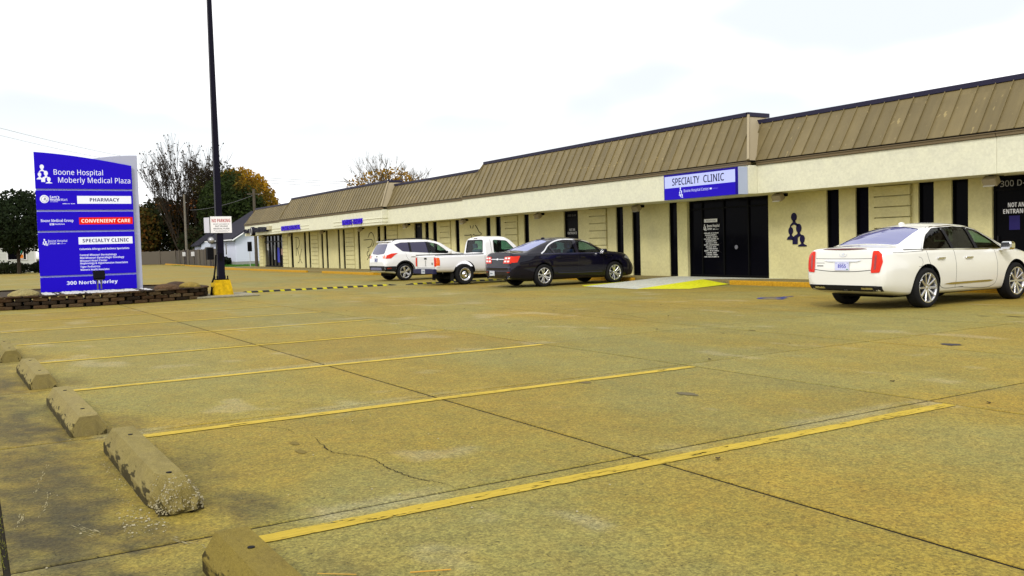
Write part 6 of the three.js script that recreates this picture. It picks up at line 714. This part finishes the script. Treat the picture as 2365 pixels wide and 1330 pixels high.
{ // rubble from the crumbled stop and grit
  const r = rng(17), gs = []; for (let i = 0; i < 170; i++) { const a = i < 110; const x = a ? -5.12 + (r() - 0.35) * 0.45 + (r() - 0.5) * 0.2 : -7 + r() * 2.3, z = a ? -0.76 + (r() - 0.4) * 0.22 : -0.77 + (r() - 0.3) * 0.1, s = 0.002 + 0.010 * r() * r() * r() * (a ? 1.3 : 0.8), b = new THREE.IcosahedronGeometry(s, 0); b.scale(1, 0.6, 1.2); b.rotateY(r() * 6); b.translate(x, s * 0.4, z); gs.push(b); }
  for (let i = 0; i < 90; i++) { const x = -3 - r() * 7, z = -0.2 - r() * 3, s = 0.002 + 0.007 * r() * r(), b = new THREE.IcosahedronGeometry(s, 0); b.scale(1.2, 0.6, 1); b.translate(x, s * 0.4, z); gs.push(b); }
  stuff('concrete_crumbs', merge(gs), std(lin(0.36, 0.32, 0.21), 0.95), 'pale crumbs of concrete scattered by the crumbled wheel stop', 'rubble');
  const lf = []; for (let i = 0; i < 45; i++) { const x = -3 - r() * 26, z = -1.5 - r() * 13, s = 0.008 + 0.012 * r(), g = new THREE.CircleGeometry(s, 6); g.scale(1.6, 1, 1); const p = g.attributes.position; for (let k = 0; k < p.count; k++) p.setZ(k, (r() - 0.5) * 0.012); g.rotateX(-Math.PI / 2 + (r() - 0.5) * 0.3); g.rotateY(r() * 6); g.translate(x, 0.012, z); lf.push(g); }
  stuff('fallen_leaves', merge(lf.map((g) => { g.computeVertexNormals(); return g; })), std(lin(0.05, 0.032, 0.014), 0.95, { side: THREE.DoubleSide }), 'dark dry leaves scattered thinly over the car park', 'leaves');
  const wd = []; for (let i = 0; i < 110; i++) { const x = -4.3 - r() * 1.6, z = -0.085 + (r() - 0.5) * 0.03, h = 0.006 + 0.02 * r(), a = r() * 6.28; wd.push(x, 0, z, x + 0.006 * Math.cos(a), 0, z + 0.006 * Math.sin(a), x + (r() - 0.5) * 0.02, h, z + (r() - 0.5) * 0.02); } const wg = new THREE.BufferGeometry(); wg.setAttribute('position', new THREE.Float32BufferAttribute(wd, 3)); wg.computeVertexNormals(); stuff('joint_weeds', wg, std(lin(0.12, 0.12, 0.02), 1, { side: THREE.DoubleSide }), 'dry weeds growing in the paving joint behind the stops', 'weeds');
  solo('straw_stalk', rod([-3.72, 0.012, -1.24], [-3.62, 0.008, -1.38], 0.0022), std(lin(0.55, 0.33, 0.07), 0.9), 'short dry straw lying near the mossy wheel stop', 'straw', 'dry straws'); solo('straw_stalk', rod([-3.5, 0.01, -1.58], [-3.42, 0.012, -1.74], 0.0026), std(lin(0.55, 0.3, 0.05), 0.9), 'orange dry straw lying farther out from the mossy wheel stop', 'straw', 'dry straws');
}
{ // block planter round the sign
  const o = thing('block_planter', 'low curved planter of brown split-face blocks around the blue sign', 'planter', [0, 0, 0]); const r = rng(5); const tones = [[0.075, 0.04, 0.018], [0.11, 0.065, 0.03], [0.045, 0.03, 0.018], [0.15, 0.1, 0.05], [0.03, 0.019, 0.01]].map((c) => std(lin(...c), 0.95, { map: concreteMap, bumpMap: concreteBump, bumpScale: 0.02 }));
  const path = new THREE.CatmullRomCurve3([[-28.95, -6.25], [-28.25, -4.9], [-27.85, -3.4], [-27.9, -1.6], [-28.5, 0.2], [-29.8, 1.5], [-31.4, 1.8], [-33.2, 0.8], [-34.0, -1.5], [-33.8, -4], [-32.6, -5.8], [-30.8, -6.5]].map(([x, z]) => new THREE.Vector3(x, 0, z)), true, 'centripetal'), len = path.getLength();
  const geos = [...Array(7)].map(() => { const g = new RoundedBoxGeometry(0.4, 0.098, 0.22, 2, 0.02); const p = g.attributes.position, s = r() * 50; for (let i = 0; i < p.count; i++) { const x = p.getX(i), y = p.getY(i), z = p.getZ(i); if (z > 0.05) p.setZ(i, z + 0.05 * (fbm(x * 12 + s, y * 16, 3, 3) - 0.5) + 0.02 * (1 - Math.abs(x) / 0.2)); p.setX(i, x * (1 - 0.06 * (z > 0.05 ? 1 : 0))); } g.computeVertexNormals(); return metreUV(g); });
  for (let c = 0; c < 4; c++) { const n = Math.floor(len / 0.43); for (let i = 0; i < n; i++) { const t = ((i + (c % 2) * 0.5) / n) % 1, p = path.getPointAt(t), d = path.getTangentAt(t); if (p.x < -31.5 && c < 2) continue; const cap = c === 3, b = part(cap ? 'cap_stone' : 'block', geos[Math.floor(r() * 7)], tones[Math.floor(r() * 5)], o); b.position.set(p.x, cap ? 0.346 : 0.052 + c * 0.107, p.z); b.rotation.y = Math.atan2(-d.z, d.x) + Math.PI + (r() - 0.5) * 0.02; b.scale.set(cap ? 1.03 : 0.97, cap ? 0.5 : 1, (cap ? 1.25 : 1) * (0.96 + 0.08 * r())); } }
  const bed = path.getSpacedPoints(60).map((p) => [lerp(-31, p.x, 0.965), lerp(-2.4, p.z, 0.965)]); part('soil_bed', flatPoly(bed, 0.325), std(lin(0.07, 0.05, 0.03), 1, { map: concreteMap }), o);
  const gr = []; for (let i = 0; i < 900; i++) { const z = -1.9 - r() * 2.9; if (fbm(z * 2.2, 3, 8, 3) < 0.45) continue; const x = -28.6 - r() * 1.7, s = 0.02 + 0.025 * r(), b = new THREE.IcosahedronGeometry(s, 0); b.scale(1.2, 0.7, 1); b.rotateY(r() * 6); b.translate(x, 0.33 + s * 0.4, z); gr.push(b); } const gm = part('white_gravel', merge(gr), std(lin(0.5, 0.5, 0.5), 0.9), o); gm.userData.kind = 'stuff';
  [[-28.5, -0.4, 0.34, 0.5, 'flat tan boulder on the planter rim by the sign foot'], [-28.5, -1.35, 0.36, 0.4, 'pale yellowish boulder on the planter beside the tan one'], [-28.7, -5.2, 0.4, 0.2, 'brown slab-like rock at the planter end'], [-29.4, -5.6, 0.42, 0.55, 'dark angular rock standing up at the planter end'], [-29.0, -5.95, 0.3, 0.6, 'small ochre rock next to the dark angular one']].forEach(([x, z, s, k, t], i) => { const g = new THREE.IcosahedronGeometry(s, 3), p = g.attributes.position; for (let j = 0; j < p.count; j++) { const v = new THREE.Vector3().fromBufferAttribute(p, j), d = 0.75 + 0.5 * fbm(v.x * 3 + i * 9, v.y * 3 + v.z * 3, 55 + i, 4); p.setXYZ(j, v.x * d * 0.9, v.y * d * (0.34 + 0.15 * k), v.z * d); } g.computeVertexNormals(); g.translate(x, 0.385, z); solo('planter_rock', metreUV(g), std(lin(...[[0.4, 0.31, 0.15], [0.46, 0.38, 0.16], [0.16, 0.095, 0.05], [0.11, 0.07, 0.045], [0.4, 0.29, 0.07]][i]), 0.95, { map: concreteMap, bumpMap: concreteBump, bumpScale: 0.02 }), t, 'rock', 'rocks in the planter'); });
  part('side_slab', (() => { const g = rbox(-2.2, 0, 0, 0.06, -1.1, 1.1, 0.02); g.translate(-28.6, 0, -6.9); return g; })(), std(lin(0.42, 0.38, 0.26), 0.9, { map: concreteMap }), o);
}
// speed bumps of black and yellow rubber sections
const M_bumpK = std(lin(0.02, 0.02, 0.022), 0.85, { bumpMap: concreteBump, bumpScale: 0.006 }), M_bumpY = std(lin(0.60, 0.56, 0.02), 0.8, { map: paintMap });
function bump(z0, z1, x, label) { const o = thing('speed_bump', label, 'speed bump', [x, 0, 0], 0, 'rubber speed bumps'); const sec = (len, taper) => { const sh = poly([[-0.15, 0], [-0.13, 0.02], [-0.07, 0.052], [0.07, 0.052], [0.13, 0.02], [0.15, 0]]); const g = new THREE.ExtrudeGeometry(sh, { depth: len, bevelEnabled: false }); if (taper) { const p = g.attributes.position; for (let i = 0; i < p.count; i++) { const t = taper < 0 ? p.getZ(i) / len : 1 - p.getZ(i) / len; p.setY(i, p.getY(i) * (0.3 + 0.7 * t)); p.setX(i, p.getX(i) * (0.7 + 0.3 * t)); } g.computeVertexNormals(); } return g; };
  const end = part('end_cap', sec(0.25, 1), M_bumpK, o); end.position.z = z1; let z = z1 + 0.25; const gk = sec(0.232, 0), gy = sec(0.152, 0); // towards the building is -z
  end.position.z = z0 - 0.25; const e2 = part('end_cap', sec(0.25, -1), M_bumpK, o); e2.position.z = z1; z = z0 - 0.25; let k = 0; while (z - 0.24 > z1 + 0.25) { const y = k % 2 === 0, l = y ? 0.155 : 0.235; const m = part('rubber_section', y ? gy : gk, y ? M_bumpY : M_bumpK, o); m.position.z = z - l; z -= l; k++; } }
bump(-8.0, -13.9, -31.2, 'black and yellow rubber speed bump running from the lamp post across the lane'); bump(-14.25, -19.6, -31.0, 'black and yellow rubber speed bump passing under the pickup truck');
renderer.render(scene, camera);
